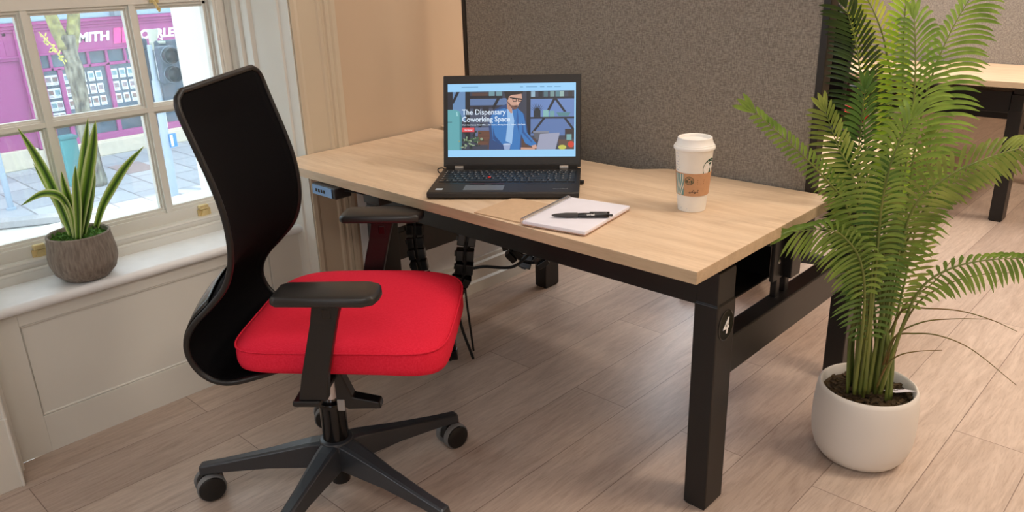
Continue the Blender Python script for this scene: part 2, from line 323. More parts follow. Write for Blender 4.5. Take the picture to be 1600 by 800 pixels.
# panelled apron under the sill
mb = MB(); A = -1.470
mb.box((A-.008, OL+.0, 0), (A-.006, OR, .42))
mb.box((A-.012, OL, 0), (A, -.715, .405)); mb.box((A-.012, -.02, 0), (A, OR, .405)); mb.box((A-.012, -.715, .362), (A, -.02, .405)); mb.box((A-.012, -.715, 0), (A, -.02, .105))
mb.tube([(A-.005, -.712, .108), (A-.005, -.023, .108), (A-.005, -.023, .359), (A-.005, -.712, .359)], .0035, 6, closed=True)
struct(mb.build('trim_8', M['paint'], bevel=.0015))
# ---------------------------------------------------------------- sash window
win = bpy.data.objects.new('window_1', None); COL.objects.link(win); struct(win)
SX0, SX1 = -1.685, -1.645
def at_win(mb, name, mt, **k): return mb.build(name, mt, win, **k)
mb = MB()
mb.prism([(-1.61, OL-.02), (-1.455, OL-.02), (-1.448, OL-.02), (-1.448, OR+.02), (-1.61, OR+.02)], .405, .425)
mb2 = MB(); mb2.box((-1.62, OL+.03, .398), (-1.462, OR-.03, .425)); mb2.cyl((-1.462, OL+.006, .4115), (-1.462, OR-.006, .4115), .0135, seg=16)
at_win(mb2, 'window_sill', mat('skylit_sill_paint', (244, 247, 250), .4), smooth=30)  # whiter, bluer copy of the paint: skylight put into the colour
mb = MB(); mb.box((-1.66, FL_, .40), (-1.607, FR_, .447)); mb.box((-1.66, FL_, .447), (-1.621, FR_, .474)); mb.cyl((-1.614, FL_, .449), (-1.614, FR_, .449), .006, seg=10); mb.cyl((-1.623, FL_, .470), (-1.623, FR_, .470), .004, seg=8)
mb.box((-1.70, FL_, .40), (-1.66, FR_, .474)); mb.box((-1.70, GR+.006, .474), (-1.62, FR_, 2.02)); mb.box((-1.70, FL_, .474), (-1.62, GL-.006, 2.02)); mb.box((-1.74, FL_, 1.98), (-1.62, FR_, 2.02))
for y in (GR+.018, GL-.018): mb.cyl((-1.620, y, .474), (-1.620, y, 1.98), .005, seg=8)
at_win(mb, 'window_frame', M['paint'], smooth=30)
def bars(mb, z0, z1, x0, x1, rail0, rail1, muntins):
    for (a, b) in ((GR, GR+.05), (GL-.05, GL)): mb.box((x0, a, z0), (x1, b, z1))
    mb.box((x0-.001, GL, z0), (x1-.0005, GR, z0+rail0)); mb.box((x0-.001, GL, z1-rail1), (x1-.0005, GR, z1))
    def bar(lo, hi):                                   # a stepped glazing bar
        (a, b), (c, d) = lo, hi; vertical = (d-c) > (b-a)
        if vertical:
            mid = (a+b)/2; h = (b-a)/2
            for hh, xx in ((h, x0+.022), (h*.72, x0+.029), (h*.42, x1-.002)): mb.box((x0+.004+hh*.01, mid-hh, c), (xx, mid+hh, d))
        else:
            mid = (c+d)/2; h = (d-c)/2
            for hh, xx in ((h, x0+.021), (h*.72, x0+.028), (h*.42, x1-.003)): mb.box((x0+.005+hh*.01, a, mid-hh), (xx, b, mid+hh))
    for y in (-.492, -.224): bar((y-.0185, y+.0185), (z0, z1))
    for z in muntins: bar((GL, GR), (z-.0155, z+.0155))
    # glazing steps round the inside of the sash
    for y in (GR, GL): mb.box((x0+.01, y-.008, z0), (x1-.008, y+.008, z1))
    for z in (z0+rail0, z1-rail1): mb.box((x0+.01, GL, z-.008), (x1-.008, GR, z+.008)); mb.box((x0+.01, GL, z-.015), (x1-.016, GR, z+.015))
mb = MB(); bars(mb, .474, 1.135, SX0, SX1, .032, .036, [.812]); at_win(mb, 'lower_sash', M['paint'])
mb = MB(); bars(mb, 1.10, 1.98, SX0-.045, SX1-.045, .036, .04, [1.53]); at_win(mb, 'upper_sash', M['paint'])
mb = MB(); mb.box((-1.672, GL, .50), (-1.669, GR, 1.11)); at_win(mb, 'glass_pane', M['glass'])
mb = MB(); mb.box((-1.717, GL, 1.13), (-1.714, GR, 1.95)); at_win(mb, 'glass_pane', M['glass'])
for y in (-.586, -.122):
    mb = MB(); mb.rbox((-1.646, y-.021, .466), (-1.641, y+.021, .494), .003); mb.rbox((-1.648, y-.017, .494), (-1.632, y+.013, .508), .004); mb.prism([(-.014, 0), (.014, 0), (.006, .018), (-.006, .018)], 0, .005, M_=frame3((-1.641, y, .474), (0, 1, 0), (0, 0, 1), (1, 0, 0)))
    for dy in (-.014, .014): mb.cyl((-1.641, y+dy, .474), (-1.639, y+dy, .474), .003, seg=10)
    at_win(mb, 'sash_lift', M['brass'], smooth=35)
mb = MB(); mb.rbox((-1.645, -.175, 1.100), (-1.636, -.150, 1.122), .003); mb.cyl((-1.636, -.168, 1.108), (-1.618, -.163, 1.085), .004, seg=10); mb.cyl((-1.618, -.163, 1.085), (-1.622, -.160, 1.078), .006, .003, seg=10); at_win(mb, 'sash_catch', M['brass'], smooth=35)
# unseen window frames on solid walls, added to go with the daylight lamps
for i, (loc, rz, ww) in enumerate((((-1.39, -2.15, .55), 0, 1.0), ((-1.39, 2.15, .55), 0, 1.0), ((1.4, -3.49, .6), math.pi/2, 2.2))):
    mb = MB(); h = ww/2
    mb.box((0, -h-.06, 0), (.03, -h, 1.6)); mb.box((0, h, 0), (.03, h+.06, 1.6)); mb.box((0, -h, -.06), (.05, h, 0)); mb.box((0, -h, 1.6), (.03, h, 1.66)); mb.box((0, -.02, 0), (.02, .02, 1.6)); mb.box((0, -h, .78), (.02, h, .82))
    struct(mb.build('window_%d' % (i+2), M['paint'], loc=loc, rot=(0, 0, rz)))
# ceiling panels
for x, y in ((1.25, .9), (1.25, 3.1), (-.2, .55), (-.6, 2.4), (1.1, -1.6)):
    mb = MB(); mb.box((x-.3, y-.3, 2.385), (x+.3, y+.3, 2.40)); mb.box((x-.3, y-.3, 2.37), (x-.285, y+.3, 2.385)); mb.box((x+.285, y-.3, 2.37), (x+.3, y+.3, 2.385)); mb.box((x-.285, y-.3, 2.37), (x+.285, y-.285, 2.385)); mb.box((x-.285, y+.285, 2.37), (x+.285, y+.3, 2.385))
    tag(mb.build('ceiling_light', M['ceil']), 'square white recessed ceiling light panel out of the frame', 'ceiling light', 'square ceiling light panels')
# ================================================================ STREET OUTSIDE (pavement at z = -3)
G = -3.0; FX = -20.1
tarmac = mat('pale_sunlit_tarmac', (196, 192, 184), .95, scale=6, var=.10)
pav = mat('grey_paving', (150, 152, 156), .9, scale=2, var=.06)
def paving():
    mt, N, L, B = nodes('paving_slabs'); B.inputs['Roughness'].default_value = .85
    tc = N.new('ShaderNodeTexCoord'); br = N.new('ShaderNodeTexBrick'); br.inputs['Scale'].default_value = 1; br.inputs['Brick Width'].default_value = .9; br.inputs['Row Height'].default_value = .6; br.inputs['Mortar Size'].default_value = .02
    br.inputs['Color1'].default_value = s2l((150, 154, 160)); br.inputs['Color2'].default_value = s2l((176, 178, 182)); br.inputs['Mortar'].default_value = s2l((126, 124, 126)); L.new(tc.outputs['Object'], br.inputs['Vector']); L.new(br.outputs['Color'], B.inputs['Base Color']); return mt
mb = MB(); mb.box((-40, -14, G-.3), (-1.97, 30, G-.12)); struct(mb.build('road', tarmac))
mb = MB(); mb.prism([(-20.1, -14), (-15.95, -14), (-15.75, 2.3), (-15.1, 3.5), (-14.2, 4.6), (-12.0, 6.2), (-9.5, 9), (-9.0, 30), (-20.1, 30)], G-.12, G); struct(mb.build('pavement', paving()))
mb = MB(); mb.tube([(-15.90, -14, G-.03), (-15.72, 2.3, G-.03), (-15.05, 3.52, G-.03), (-14.15, 4.65, G-.03), (-11.95, 6.25, G-.03), (-9.45, 9, G-.03)], .11, 6); struct(mb.build('kerb', mat('granite_kerb', (150, 150, 152), .9, scale=20, var=.1)))
mb = MB(); mb.box((-18.6, 5.4, G+.001), (-17.5, 6.1, G+.012)); tag(mb.build('inspection_cover', mat('rusty_cover', (150, 132, 128), .8, scale=30, var=.1)), 'brownish rectangular inspection cover set in the grey pavement', 'manhole cover')
mag = mat('magenta_shopfront_paint', (164, 68, 132), .55, scale=3, var=.05); magd = mat('magenta_panel_paint', (158, 64, 126), .55, scale=3, var=.05)
shop = empty('shop_building', (FX, 6, G), 'magenta painted shop with white lettering across the street, seen through the window', 'shop')
def sb(mb, name, mt, par=shop, **k):
    mb.v = [(x-FX, y-6, z-G) for x, y, z in mb.v]; return mb.build(name, mt, par, **k)
stone = mat('pale_plinth_stone', (206, 196, 176), .9, scale=6, var=.08)
mb = MB(); mb.box((FX-6, -6, .62), (FX-.05, 20, 9)); mb.box((FX-6, -6, G), (FX-1.2, 20, .62)); sb(mb, 'upper_wall', mat('white_render', (240, 240, 238), .9, scale=2))
for k in range(6):
    y = -1+3.2*k; mb = MB(); mb.box((FX-.06, y, 2.0), (FX+.02, y+1.1, 4.0)); mb.box((FX+.02, y+.5, 2.0), (FX+.05, y+.6, 4.0)); mb.box((FX+.02, y, 2.95), (FX+.05, y+1.1, 3.05)); sb(mb, 'upper_window', mat('upper_glass', (90, 104, 120), .2))
mb = MB(); mb.box((FX-.3, -6, G), (FX+.10, 4.45, -2.55)); mb.box((FX-.3, 4.45, G), (FX+.10, 9.5, -2.62)); mb.box((FX-.3, 4.95, G), (FX+.16, 9.5, -2.66)); sb(mb, 'stone_plinth', stone, bevel=.02)
mb = MB(); mb.box((FX-.3, -6, -.45), (FX+.02, 9.6, .26)); sb(mb, 'fascia_board', mag)
mb = MB()
for x1, z0, z1 in ((.07, .05, .11), (.12, .11, .19), (.20, .19, .27), (.03, -.47, -.44), (.09, -.50, -.46)): mb.box((FX, -6, z0), (FX+x1, 9.6, z1))
sb(mb, 'cornice_moulding', mag, bevel=.012)
mb = MB(); mb.box((FX-.3, -6, .27), (FX+.22, 9.6, .30)); mb.prism([(0, 0), (.2, 0), (.0, .22)], -6, 9.6, M_=frame3((FX, 0, .30), (1, 0, 0), (0, 0, 1), (0, 1, 0))); sb(mb, 'lead_flashing', mat('blue_grey_lead', (138, 158, 176), .7, scale=4))
mb = MB(); mb.box((FX-.25, -6, -2.58), (FX, 4.5, -.45)); sb(mb, 'door_panel', magd)
mb = MB()
for lo, hi in (((FX, 4.28, -.45), (FX+.03, 4.36, .05)), ((FX, -2, -.02), (FX+.03, 4.36, .05)), ((FX, -2, -.56), (FX+.06, 4.5, -.49))): mb.box(lo, hi)
sb(mb, 'panel_moulding', magd, bevel=.008)
mb = MB(); mb.box((FX-.1, 4.50, -2.60), (FX+.10, 4.93, .12))
for z0, z1 in ((-.36, .06), (-.78, -.62), (-1.95, -.86), (-2.5, -2.1)):
    mb.box((FX+.10, 4.58, z0), (FX+.125, 4.62, z1)); mb.box((FX+.10, 4.81, z0), (FX+.125, 4.85, z1)); mb.box((FX+.10, 4.58, z0-.02), (FX+.125, 4.85, z0+.02)); mb.box((FX+.10, 4.58, z1-.02), (FX+.125, 4.85, z1+.02))
sb(mb, 'pilaster', mag, bevel=.008)
mb = MB(); F2 = FX+.04
mb.box((FX-.06, 4.93, -2.62), (FX+.07, 9.5, -2.46)); mb.box((FX-.06, 4.93, -.86), (F2, 9.5, -.79)); mb.box((FX-.06, 4.93, -2.16), (F2, 9.5, -2.10))
for y in (5.15, 5.57, 5.99, 6.42, 6.86, 7.28, 7.7, 8.12): mb.box((FX-.06, y-.03, -.86), (F2, y+.03, -.45))
for y in (5.3, 6.39, 7.45, 8.20): mb.box((FX-.06, y-.05, -2.6), (F2, y+.05, -.82))
sb(mb, 'shop_window_frame', mag, bevel=.008)
mb = MB(); mb.box((FX-.05, 4.93, -2.5), (FX-.04, 9.5, -.45)); sb(mb, 'shop_window_glass', mat('shop_glass', (96, 116, 132), .08, scale=1.2, rgb2=(56, 70, 82)))
mb = MB(); mb.box((FX-.1, 9.5, G), (FX+.2, 14, .62)); sb(mb, 'end_wall', ext)
mb = MB(); S_ = lambda y, z: frame3((FX+.03, y, z), (0, 1, 0), (0, 0, 1), (1, 0, 0))
text_mb(mb, 'SMITH', .29, S_(5.68, -.27), depth=.01, bold=.012, shear=.18, xs=1.07)
WL = mat('white_sign_letters', (250, 250, 250), .5); sb(mb, 'white_lettering', WL); mb = MB(); text_mb(mb, 'CURLEY', .29, S_(7.28, -.31), depth=.01, bold=.012, shear=.18, xs=1.0)
sb(mb, 'white_lettering', WL); mb = MB()
text_mb(mb, 'BO', .11, S_(7.50, -.41), depth=.01, bold=.003); sb(mb, 'small_lettering', WL); mb = MB(); text_mb(mb, "'S", .11, S_(7.78, -.41), depth=.01, bold=.003); sb(mb, 'small_lettering', WL)
mb = MB()
mb.prism([(0, 0), (.17, 0), (.23, .36), (.06, .36)], 0, .01, 0, S_(7.03, -.37)); sb(mb, 'white_stripe', WL)
mb = MB()
for k in (0, 1): mb.prism([(0, 0), (.17, 0), (.23, .36), (.06, .36)], 0, .01, 0, S_(6.64+.20*k, -.37))
sb(mb, 'pink_stripes', mat('bright_pink_stripes', (246, 76, 158), .5))
# property cards hung in rows in the shop window
cardw = mat('card_white', (232, 242, 248), .6); cinks = [mat('card_photo_'+n, c, .7, scale=9, rgb2=c2) for n, c, c2 in (('grey', (120, 130, 140), (176, 150, 150)), ('brick', (160, 104, 100), (120, 130, 120)), ('green', (90, 150, 140), (150, 170, 190)))]
first = None; n = 0
for ci, y in enumerate((5.03, 5.17, 5.44, 5.62, 5.80, 5.98, 6.16, 6.54, 6.73, 6.92, 7.11, 7.29, 7.60, 7.79, 7.98)):
    for z in (-1.08, -1.38, -1.68) + ((-1.95,) if y < 5.3 else ()):
        if first is None or True:
            mb = MB(); mb.box((0, -.070, -.115), (.008, .070, .115), 0); mb.box((.008, -.055, -.04), (.010, .055, .07), 1)
            mb.box((.008, -.05, -.095), (.010, .05, -.085), 1); mb.box((.008, -.05, -.07), (.010, .03, -.06), 1)
        o = mb.build('property_card', [cardw, cinks[n % 3]], loc=(FX-.037, y+random.uniform(-.006, .006), z))
        tag(o, 'white property card with a small photo hung in the magenta shop window', 'card', 'property cards in the shop window'); n += 1
# tree
bark = mat('flaking_plane_bark', (50, 46, 36), .95, scale=6, rgb2=(158, 156, 138), bump=1, stretch=(2, 2, .7))
tree = empty('street_tree', (-17.04, 4.60, G), 'pale flaking tree trunk standing on the pavement in front of the magenta shop', 'tree')
mb = MB(); tp = catmull([(0, 0, 0), (.02, .0, .6), (-.02, .03, 1.4), (.02, .03, 2.2), (0, .02, 2.8), (0, .02, 3.1)], 6); rr = []
for i in range(len(tp)): t = i/len(tp); rr.append(.155+.03*(1-t)**4+.05*max(0, t-.6)+.016*math.sin(t*23)+.01*math.sin(t*41))
mb.tube(tp, rr, 14); mb.build('trunk', bark, tree, smooth=True)
bk2 = mat('yellow_lichened_bark', (168, 166, 104), .95, scale=8, rgb2=(104, 100, 76), bump=1)
mb = MB(); mb.tube(catmull([(0, -.03, 2.85), (0, -.15, 3.3), (.1, -.30, 4.0), (.1, -.5, 5.2)], 5), [.15, .14, .13, .13, .13, .12, .12, .11, .11, .1, .1, .09, .09, .08, .08, .07][:16], 12)
mb.tube(catmull([(0, .05, 2.85), (0, .20, 3.3), (-.1, .36, 4.0), (-.1, .6, 5.2)], 5), [.14, .14, .13, .13, .13, .12, .12, .11, .11, .1, .1, .09, .09, .08, .08, .07][:16], 12)
mb.build('branch', bk2, tree, smooth=True)
mb = MB()
for k in range(26): 
    a = k/26; c = Vector((.12, -.18-.30*a+random.uniform(-.03, .03), 2.62+.55*a)); d = Vector((0, random.uniform(-.06, .06), random.uniform(-.03, .05)))
    mb.add([c, c+d+Vector((0, 0, .03)), c+d*1.8, c+d-Vector((0, 0, .03))], [(0, 1, 2, 3)])
mb.tube([(.12, -.16, 2.55), (.12, -.30, 2.9), (.12, -.5, 3.2)], .01, 6)
mb.build('leafy_shoot', leaf_mat('yellow_green_leaf', (200, 200, 80), (220, 215, 120)), tree)
# traffic light
pole = mat('pale_blue_grey_pole', (150, 166, 182), .6); tlb = mat('dark_signal_housing', (58, 72, 88), .5)
tl = empty('traffic_light', (-14.66, 5.19, G), 'traffic light with two round black lenses on a pale pole outside the window', 'traffic light')
mb = MB(); mb.cyl((0, 0, 0), (0, .04, 2.3), .075, seg=16); mb.cyl((0, .04, 2.3), (0, .05, 2.95), .055, seg=16); mb.build('pole', pole, tl, smooth=40)
mb = MB(); mb.box((.02, .10, 1.72), (.10, .60, 3.02)); mb.build('backing_board', tlb, tl, bevel=.03)
mb = MB(); mb.box((.10, .06, 2.25), (.32, .38, 2.93)); mb.build('signal_housing', tlb, tl, bevel=.04)
for z in (2.76, 2.42):
    rb_ = MB(); rb_.lathe([(.165, 0), (.165, .03), (.152, .03), (.152, 0)], 24, frame3((.318, .24, z), (0, 1, 0), (0, 0, 1), (1, 0, 0))); rb_.build('lens_ring', mat('grey_ring', (92, 106, 122), .5), tl, smooth=35)
    mb = MB(); q = frame3((.30, .24, z), (0, 1, 0), (0, 0, 1), (1, 0, 0)); mb.lathe([(.15, 0), (.15, .16), (.135, .16), (.13, .02)], 24, q); mb.lathe([(.115, .01), (.06, .05), (0, .06)], 24, q); mb.build('signal_lens', mat('black_signal_visor', (22, 28, 36), .3), tl, smooth=35)
mb = MB(); mb.cyl((.02, .04, 3.0), (.12, .30, 2.98), .03, seg=8); mb.cyl((.02, .10, 2.85), (-.02, .16, 3.22), .05, .10, seg=14); mb.build('bracket', mat('weathered_grey_bracket', (168, 172, 160), .7), tl, smooth=40)
mb = MB(); mb.box((.05, .06, 1.02), (.09, .20, 1.28), 0); mb.box((.09, .08, 1.04), (.092, .13, 1.26), 1); mb.build('push_button_box', [mat('blue_button_box', (40, 120, 190), .5), M['white']], tl, bevel=.008)
t2 = empty('signal_pole', (-15.0, 5.27, G), 'slim dark signal board with white edge on a pole, left of the traffic light', 'signal pole')
mb = MB(); mb.cyl((0, .0, 0), (0, 0, 1.4), .04, seg=12); mb.build('pole', pole, t2, smooth=40)
mb = MB(); mb.box((0, -.12, 1.35), (.06, .14, 2.85)); mb.build('board', tlb, t2, bevel=.02); mb = MB(); mb.box((.06, .10, 1.35), (.07, .15, 2.85)); mb.build('white_edge', M['white'], t2)
mb = MB(); mb.cyl((0, 0, 2.85), (0, .0, 2.9), .035, seg=10); mb.rbox((-.12, -.16, 2.86), (.07, .06, 3.06), .05); mb.build('camera_head', tlb, t2, smooth=35)
t3 = empty('sign_post', (-16.5, 2.79, G), 'slim pale post on the pavement at the left edge of the window', 'post')
mb = MB(); mb.cyl((0, 0, 0), (0, 0, 2.4), .055, seg=12); mb.build('post', pole, t3, smooth=40); mb = MB(); mb.lathe([(.09, 0), (.09, .04), (.056, .05)], 16); mb.build('base_collar', pole, t3)
t4 = empty('street_bin', (-17.49, 4.33, G), 'teal street cabinet standing beside the tree trunk', 'cabinet')
mb = MB(); mb.rbox((-.15, -.16, 0), (.15, .16, 1.0), .03); mb.build('cabinet_body', mat('teal_cabinet', (70, 150, 152), .6), t4); mb = MB(); mb.rbox((-.17, -.18, 1.0), (.17, .18, 1.06), .02); mb.build('cabinet_lid', mat('teal_cabinet_lid', (60, 130, 134), .6), t4)
# lantern bracket under the eaves of the shop
mb = MB(); mb.tube([(0, 0, .5), (.1, .02, .45), (.3, .02, .40)], .02, 6); mb.box((.2, -.15, .30), (.5, .2, .40)); mb.v = [(x+FX+.02, y+6.75, z) for x, y, z in mb.v]; sb(mb, 'sign_lamp', mat('grey_lamp', (120, 134, 146), .5))
# ================================================================ BENCH DESK
def bw(mb, name, mt, root, **k):
    L_ = root.location; mb.v = [(x-L_.x, y-L_.y, z-L_.z) for x, y, z in mb.v]; return mb.build(name, mt, root, **k)
def sm(t): return t*t*(3-2*t)
def top_poly():
    back = [(-.001, .60), (-.43, .60)]
    back += [(-.43-.09*t/8, .60-.058*sm(t/8)) for t in range(1, 9)]
    back += [(-.88-.09*t/8, .542+.058*sm(t/8)) for t in range(0, 9)]
    back += [(-1.392, .60)]
    return [(-1.392, .0), (0, 0)]+back
def tabletop(flip):
    mb = MB(); P_ = top_poly()
    if flip: P_ = [(x, 1.245-y) for x, y in P_][::-1]
    mb.prism(P_, H-.025, H); mb.m = [0, 0]+[1]*(len(mb.m)-2); return mb
bench = empty('bench_desk', (-.70, .62, 0), 'oak topped desk with black steel frame, the laptop and paper cup stand on it', 'desk')
bw(tabletop(False), 'tabletop', [M['oak'], M['oakedge']], bench, bevel=.0012); bw(tabletop(True), 'tabletop', [M['oak'], M['oakedge']], bench, bevel=.0012)
for x in (-.110, -1.237):
    for y in (.188, .945):
        mb = MB(); mb.box((x, y, .004), (x+.055, y+.076, .504)); leg = bw(mb, 'leg', M['steel'], bench, bevel=.003)
        mb = MB(); mb.box((x+.003, y+.003, .504), (x+.052, y+.073, .576)); mb.box((x+.007, y+.007, .576), (x+.048, y+.069, H-.026)); mb.box((x+.002, y+.002, .500), (x+.053, y+.074, .506)); s_ = bw(mb, 'lift_column', M['steel'], bench, bevel=.002)
        mb = MB(); mb.box((x+.004, y+.004, 0), (x+.051, y+.072, .005)); bw(mb, 'foot_pad', M['rubber'], bench)
    mb = MB(); mb.box((x+.004, .264, .318), (x+.050, .945, .408)); bw(mb, 'crossbeam', M['steel'], bench, bevel=.003)
    mb = MB(); mb.box((x+.012, .12, H-.045), (x+.042, 1.12, H-.026)); bw(mb, 'top_support', M['steel'], bench, bevel=.002)
for y in (.20, .985):
    mb = MB(); mb.box((-1.182, y, .492), (-.110, y+.045, .585)); bw(mb, 'side_rail', M['steel'], bench, bevel=.003)
mb = MB(); mb.box((-1.15, .40, .43), (-.13, .404, .51)); mb.box((-1.15, .40, .43), (-.13, .58, .434)); mb.box((-1.15, .576, .43), (-.13, .58, .51)); bw(mb, 'cable_tray', M['steel'], bench)
mb = MB(); mb.box((-.095, .50, .452), (-.085, .58, H-.03)); mb.box((-.102, .555, .45), (-.066, .605, H-.03)); mb.box((-.10, .52, .405), (-.085, .54, .455)); mb.box((-.10, .57, .405), (-.085, .59, .455)); bw(mb, 'screen_bracket', M['steel'], bench, bevel=.002)
for z in (.50, .565):
    mb = MB(); mb.lathe([(.006, 0), (.006, .003), (.0035, .005), (0, .0052)], 12, frame3((-.085, .520, z), (0, 1, 0), (0, 0, 1), (1, 0, 0))); bw(mb, 'bolt', M['chrome'], bench, smooth=40)
q = frame3((-.0553, .226, .452), (0, 1, 0), (0, 0, 1), (1, 0, 0))
mb = MB(); mb.lathe([(.031, 0), (.031, .0015), (.029, .002)], 36, q @ Matrix.Scale(1.12, 4, (0, 1, 0)), 0); text_mb(mb, '4', .052, q @ Matrix.Translation((-.0155, -.019, .0026)), 1, depth=.0003, bold=.0002, shear=.12, xs=.95)
tag(bw(mb, 'number_badge', [M['blackgloss'], M['white']], bench), 'black oval badge with a white 4')
mb = MB(); mb.rbox((-1.185, -.018, H-.056), (-1.075, .035, H-.026), .004); hs = bw(mb, 'control_handset', M['plastic'], bench)
mb = MB(); q = frame3((-1.130, -.0185, H-.041), (1, 0, 0), (0, 0, 1), (0, -1, 0)); mb.box((-.050, -.013, 0), (.040, .013, .0012), 0, q)
for k in range(4): mb.box((-.034+.012*k, -.005, .0012), (-.027+.012*k, .004, .002), 1, q)
mb.v = [(x+.70, y-.62, z) for x, y, z in mb.v]; mb.build('handset_front', [M['clearstuff'], M['blackgloss']], hs)
mb = MB(); mb.rbox((-1.02, .03, .592), (-.95, .075, H-.026), .003); bw(mb, 'junction_box', M['plastic'], bench, smooth=35)
# second bench behind, its own parts copied, then its own label
far = clone(bench); far.location = (-.73, 3.28, 0); far['label'] = 'second oak topped desk with black legs, far behind the tall palm'
for ch in list(far.children):
    if ch.name.startswith(('number_badge', 'control_handset', 'junction_box')):
        for g in list(ch.children): bpy.data.objects.remove(g)
        bpy.data.objects.remove(ch)
def divider(dx, dy, lab):
    r = empty('desk_divider', (-.64+dx, .623+dy, .50), lab, 'desk divider')
    mb = MB(); mb.rbox((-1.20+dx, .606+dy, .50), (-.073+dx, .640+dy, 1.30), .006); bw(mb, 'fabric_panel', M['screen'], r)
    mb = MB()
    for a, b in ((-.075, -.058), (-1.214, -1.198)): mb.box((a+dx, .603+dy, .497), (b+dx, .643+dy, 1.315))
    mb.box((-1.2+dx, .603+dy, 1.298), (-.07+dx, .643+dy, 1.315)); bw(mb, 'frame', M['frame'], r, bevel=.002); return r
divider(0, 0, 'tall grey brown fabric divider standing behind the open laptop')
divider(-.03, 2.66, 'taupe fabric divider on the far desk, behind the top of the palm')
# ---------------------------------------------------------------- cables under the desk
def spine(pts, n, label, sx=.030):
    P_ = catmull(pts, 12); L_ = [0]
    for a, b in zip(P_, P_[1:]): L_.append(L_[-1]+(b-a).length)
    r = empty('cable_spine', P_[0], label, 'cable spine'); mb = MB(); mc = MB()
    for k in range(n):
        s_ = (k+.5)/n*L_[-1]; i = max(j for j in range(len(L_)) if L_[j] <= s_); i = min(i, len(P_)-2); c = P_[i]; t = (P_[i+1]-P_[i]).normalized()
        x = Vector((.73, .68, 0)); x = (x-t*x.dot(t)).normalized(); y = t.cross(x); q = frame3(c-r.location, x, y, t); h = L_[-1]/n*.40
        for a in (-1, 1): mb.rbox((a*.0145-.011, -.014, -h), (a*.0145+.011, .014, h), .003, 0, q)
        mb.box((-sx*.98, -.005, -h*.5), (sx*.72, .005, h*.3), 0, q)
    mc.tube([p-r.location for p in P_], .006, 8)
    mb.build('links', M['blackgloss'], r); mc.build('core_cable', M['rubber'], r, smooth=True); return r
spine([(-1.075, .27, .625), (-1.09, .26, .50), (-1.10, .26, .40), (-1.09, .27, .28), (-1.07, .30, .12), (-1.05, .32, .012)], 15, 'left black jointed cable spine hanging under the desk, beside the armrest')
spine([(-.875, .27, .60), (-.865, .26, .50), (-.872, .25, .42), (-.885, .25, .35), (-.93, .25, .28), (-1.0, .27, .16), (-1.02, .30, .012)], 15, 'black jointed cable spine hanging under the desk just past the red seat')
spine([(-1.16, .70, .36), (-1.19, .76, .22), (-1.17, .80, .165), (-1.12, .84, .16), (-1.09, .88, .22), (-1.10, .90, .34)], 9, 'black cable spine looped beside the rear desk leg')
def cable(pts, r, label, mt='rubber', name='cable'):
    c = Vector(pts[0]); mb = MB(); mb.tube([p-c for p in catmull(pts, 8)], r, 8); o = mb.build(name, M[mt], smooth=True, loc=c); tag(o, label, 'cable'); return o
cable([(-.66, .37, .49), (-.735, .37, .415), (-.80, .36, .36), (-.90, .33, .345), (-.97, .31, .30), (-1.0, .33, .15), (-.98, .36, .006)], .0045, 'thick black cable swinging below the desk rail')
cable([(-.86, .33, .50), (-.93, .34, .44), (-.97, .35, .36), (-1.0, .36, .25), (-1.02, .40, .006)], .0035, 'thin black cable dropping left of the cable spine')
cable([(-1.085, .01, .617), (-1.04, .02, .617), (-.99, .035, .612), (-.97, .04, .606)], .002, 'short black cable from the handset under the desk edge')
# ================================================================ OFFICE CHAIR
PROF = [(-.145, .978), (-.133, .93), (-.119, .882), (-.101, .82), (-.089, .765), (-.085, .71), (-.091, .658), (-.110, .613), (-.145, .574), (-.180, .540), (-.201, .507), (-.205, .474), (-.192, .440), (-.166, .417), (-.130, .410), (-.080, .412), (-.02, .415)]
def chair_back(root):
    P_ = catmull([(f, 0, z) for f, z in PROF], 5); n = len(P_); L_ = [0]
    for a, b in zip(P_, P_[1:]): L_.append(L_[-1]+(b-a).length)
    T = L_[-1]; W = []; NM = []
    for i in range(n):
        s_ = L_[i]; w_ = .206
        if s_ < .035: w_ = .206-.035+math.sqrt(max(0, .035**2-(.035-s_)**2))
        e = T-s_
        if e < .12: w_ = .206-.07*((.12-e)/.12)**1.5
        W.append(w_); t = (P_[min(i+1, n-1)]-P_[max(i-1, 0)]).normalized(); NM.append(Vector((t.z, 0, -t.x)))   # outward = backwards side
    def bulge(i, extra=0):
        s_ = L_[i]; b = .030*min(1, (s_+.01)/.08)
        e = T-s_; b *= min(1, e/.22); return b+extra
    m_ = 14; mb = MB()
    def pt(i, u, extra=0): return P_[i]+Vector((0, u*W[i], 0))+NM[i]*bulge(i, extra)*(1-u*u)
    vs = [pt(i, -1+2*j/m_) for i in range(n) for j in range(m_+1)]
    fs = [(i*(m_+1)+j, i*(m_+1)+j+1, (i+1)*(m_+1)+j+1, (i+1)*(m_+1)+j) for i in range(n-1) for j in range(m_)]
    mb.add(vs, fs); mb.build('back_mesh', M['mesh'], root, smooth=True, solid=.003)
    mb = MB(); idx = [i for i in range(n) if L_[i] > .42]
    vs = [pt(i, (-1+2*j/m_)*.97)+NM[i]*.006 for i in idx for j in range(m_+1)]
    fs = [(i*(m_+1)+j, i*(m_+1)+j+1, (i+1)*(m_+1)+j+1, (i+1)*(m_+1)+j) for i in range(len(idx)-1) for j in range(m_)]
    mb.add(vs, fs); mb.build('back_shell', M['backshell'], root, smooth=True, solid=.003)
    mb = MB(); loop = [P_[i]+Vector((0, -W[i], 0)) for i in range(n)]+[pt(n-1, -1+2*j/8) for j in range(1, 8)]+[P_[i]+Vector((0, W[i], 0)) for i in range(n-1, -1, -1)]+[pt(0, 1-2*j/8) for j in range(1, 8)]
    mb.tube(loop, .0062, 8, closed=True); mb.build('back_frame', M['plastic'], root, smooth=True)
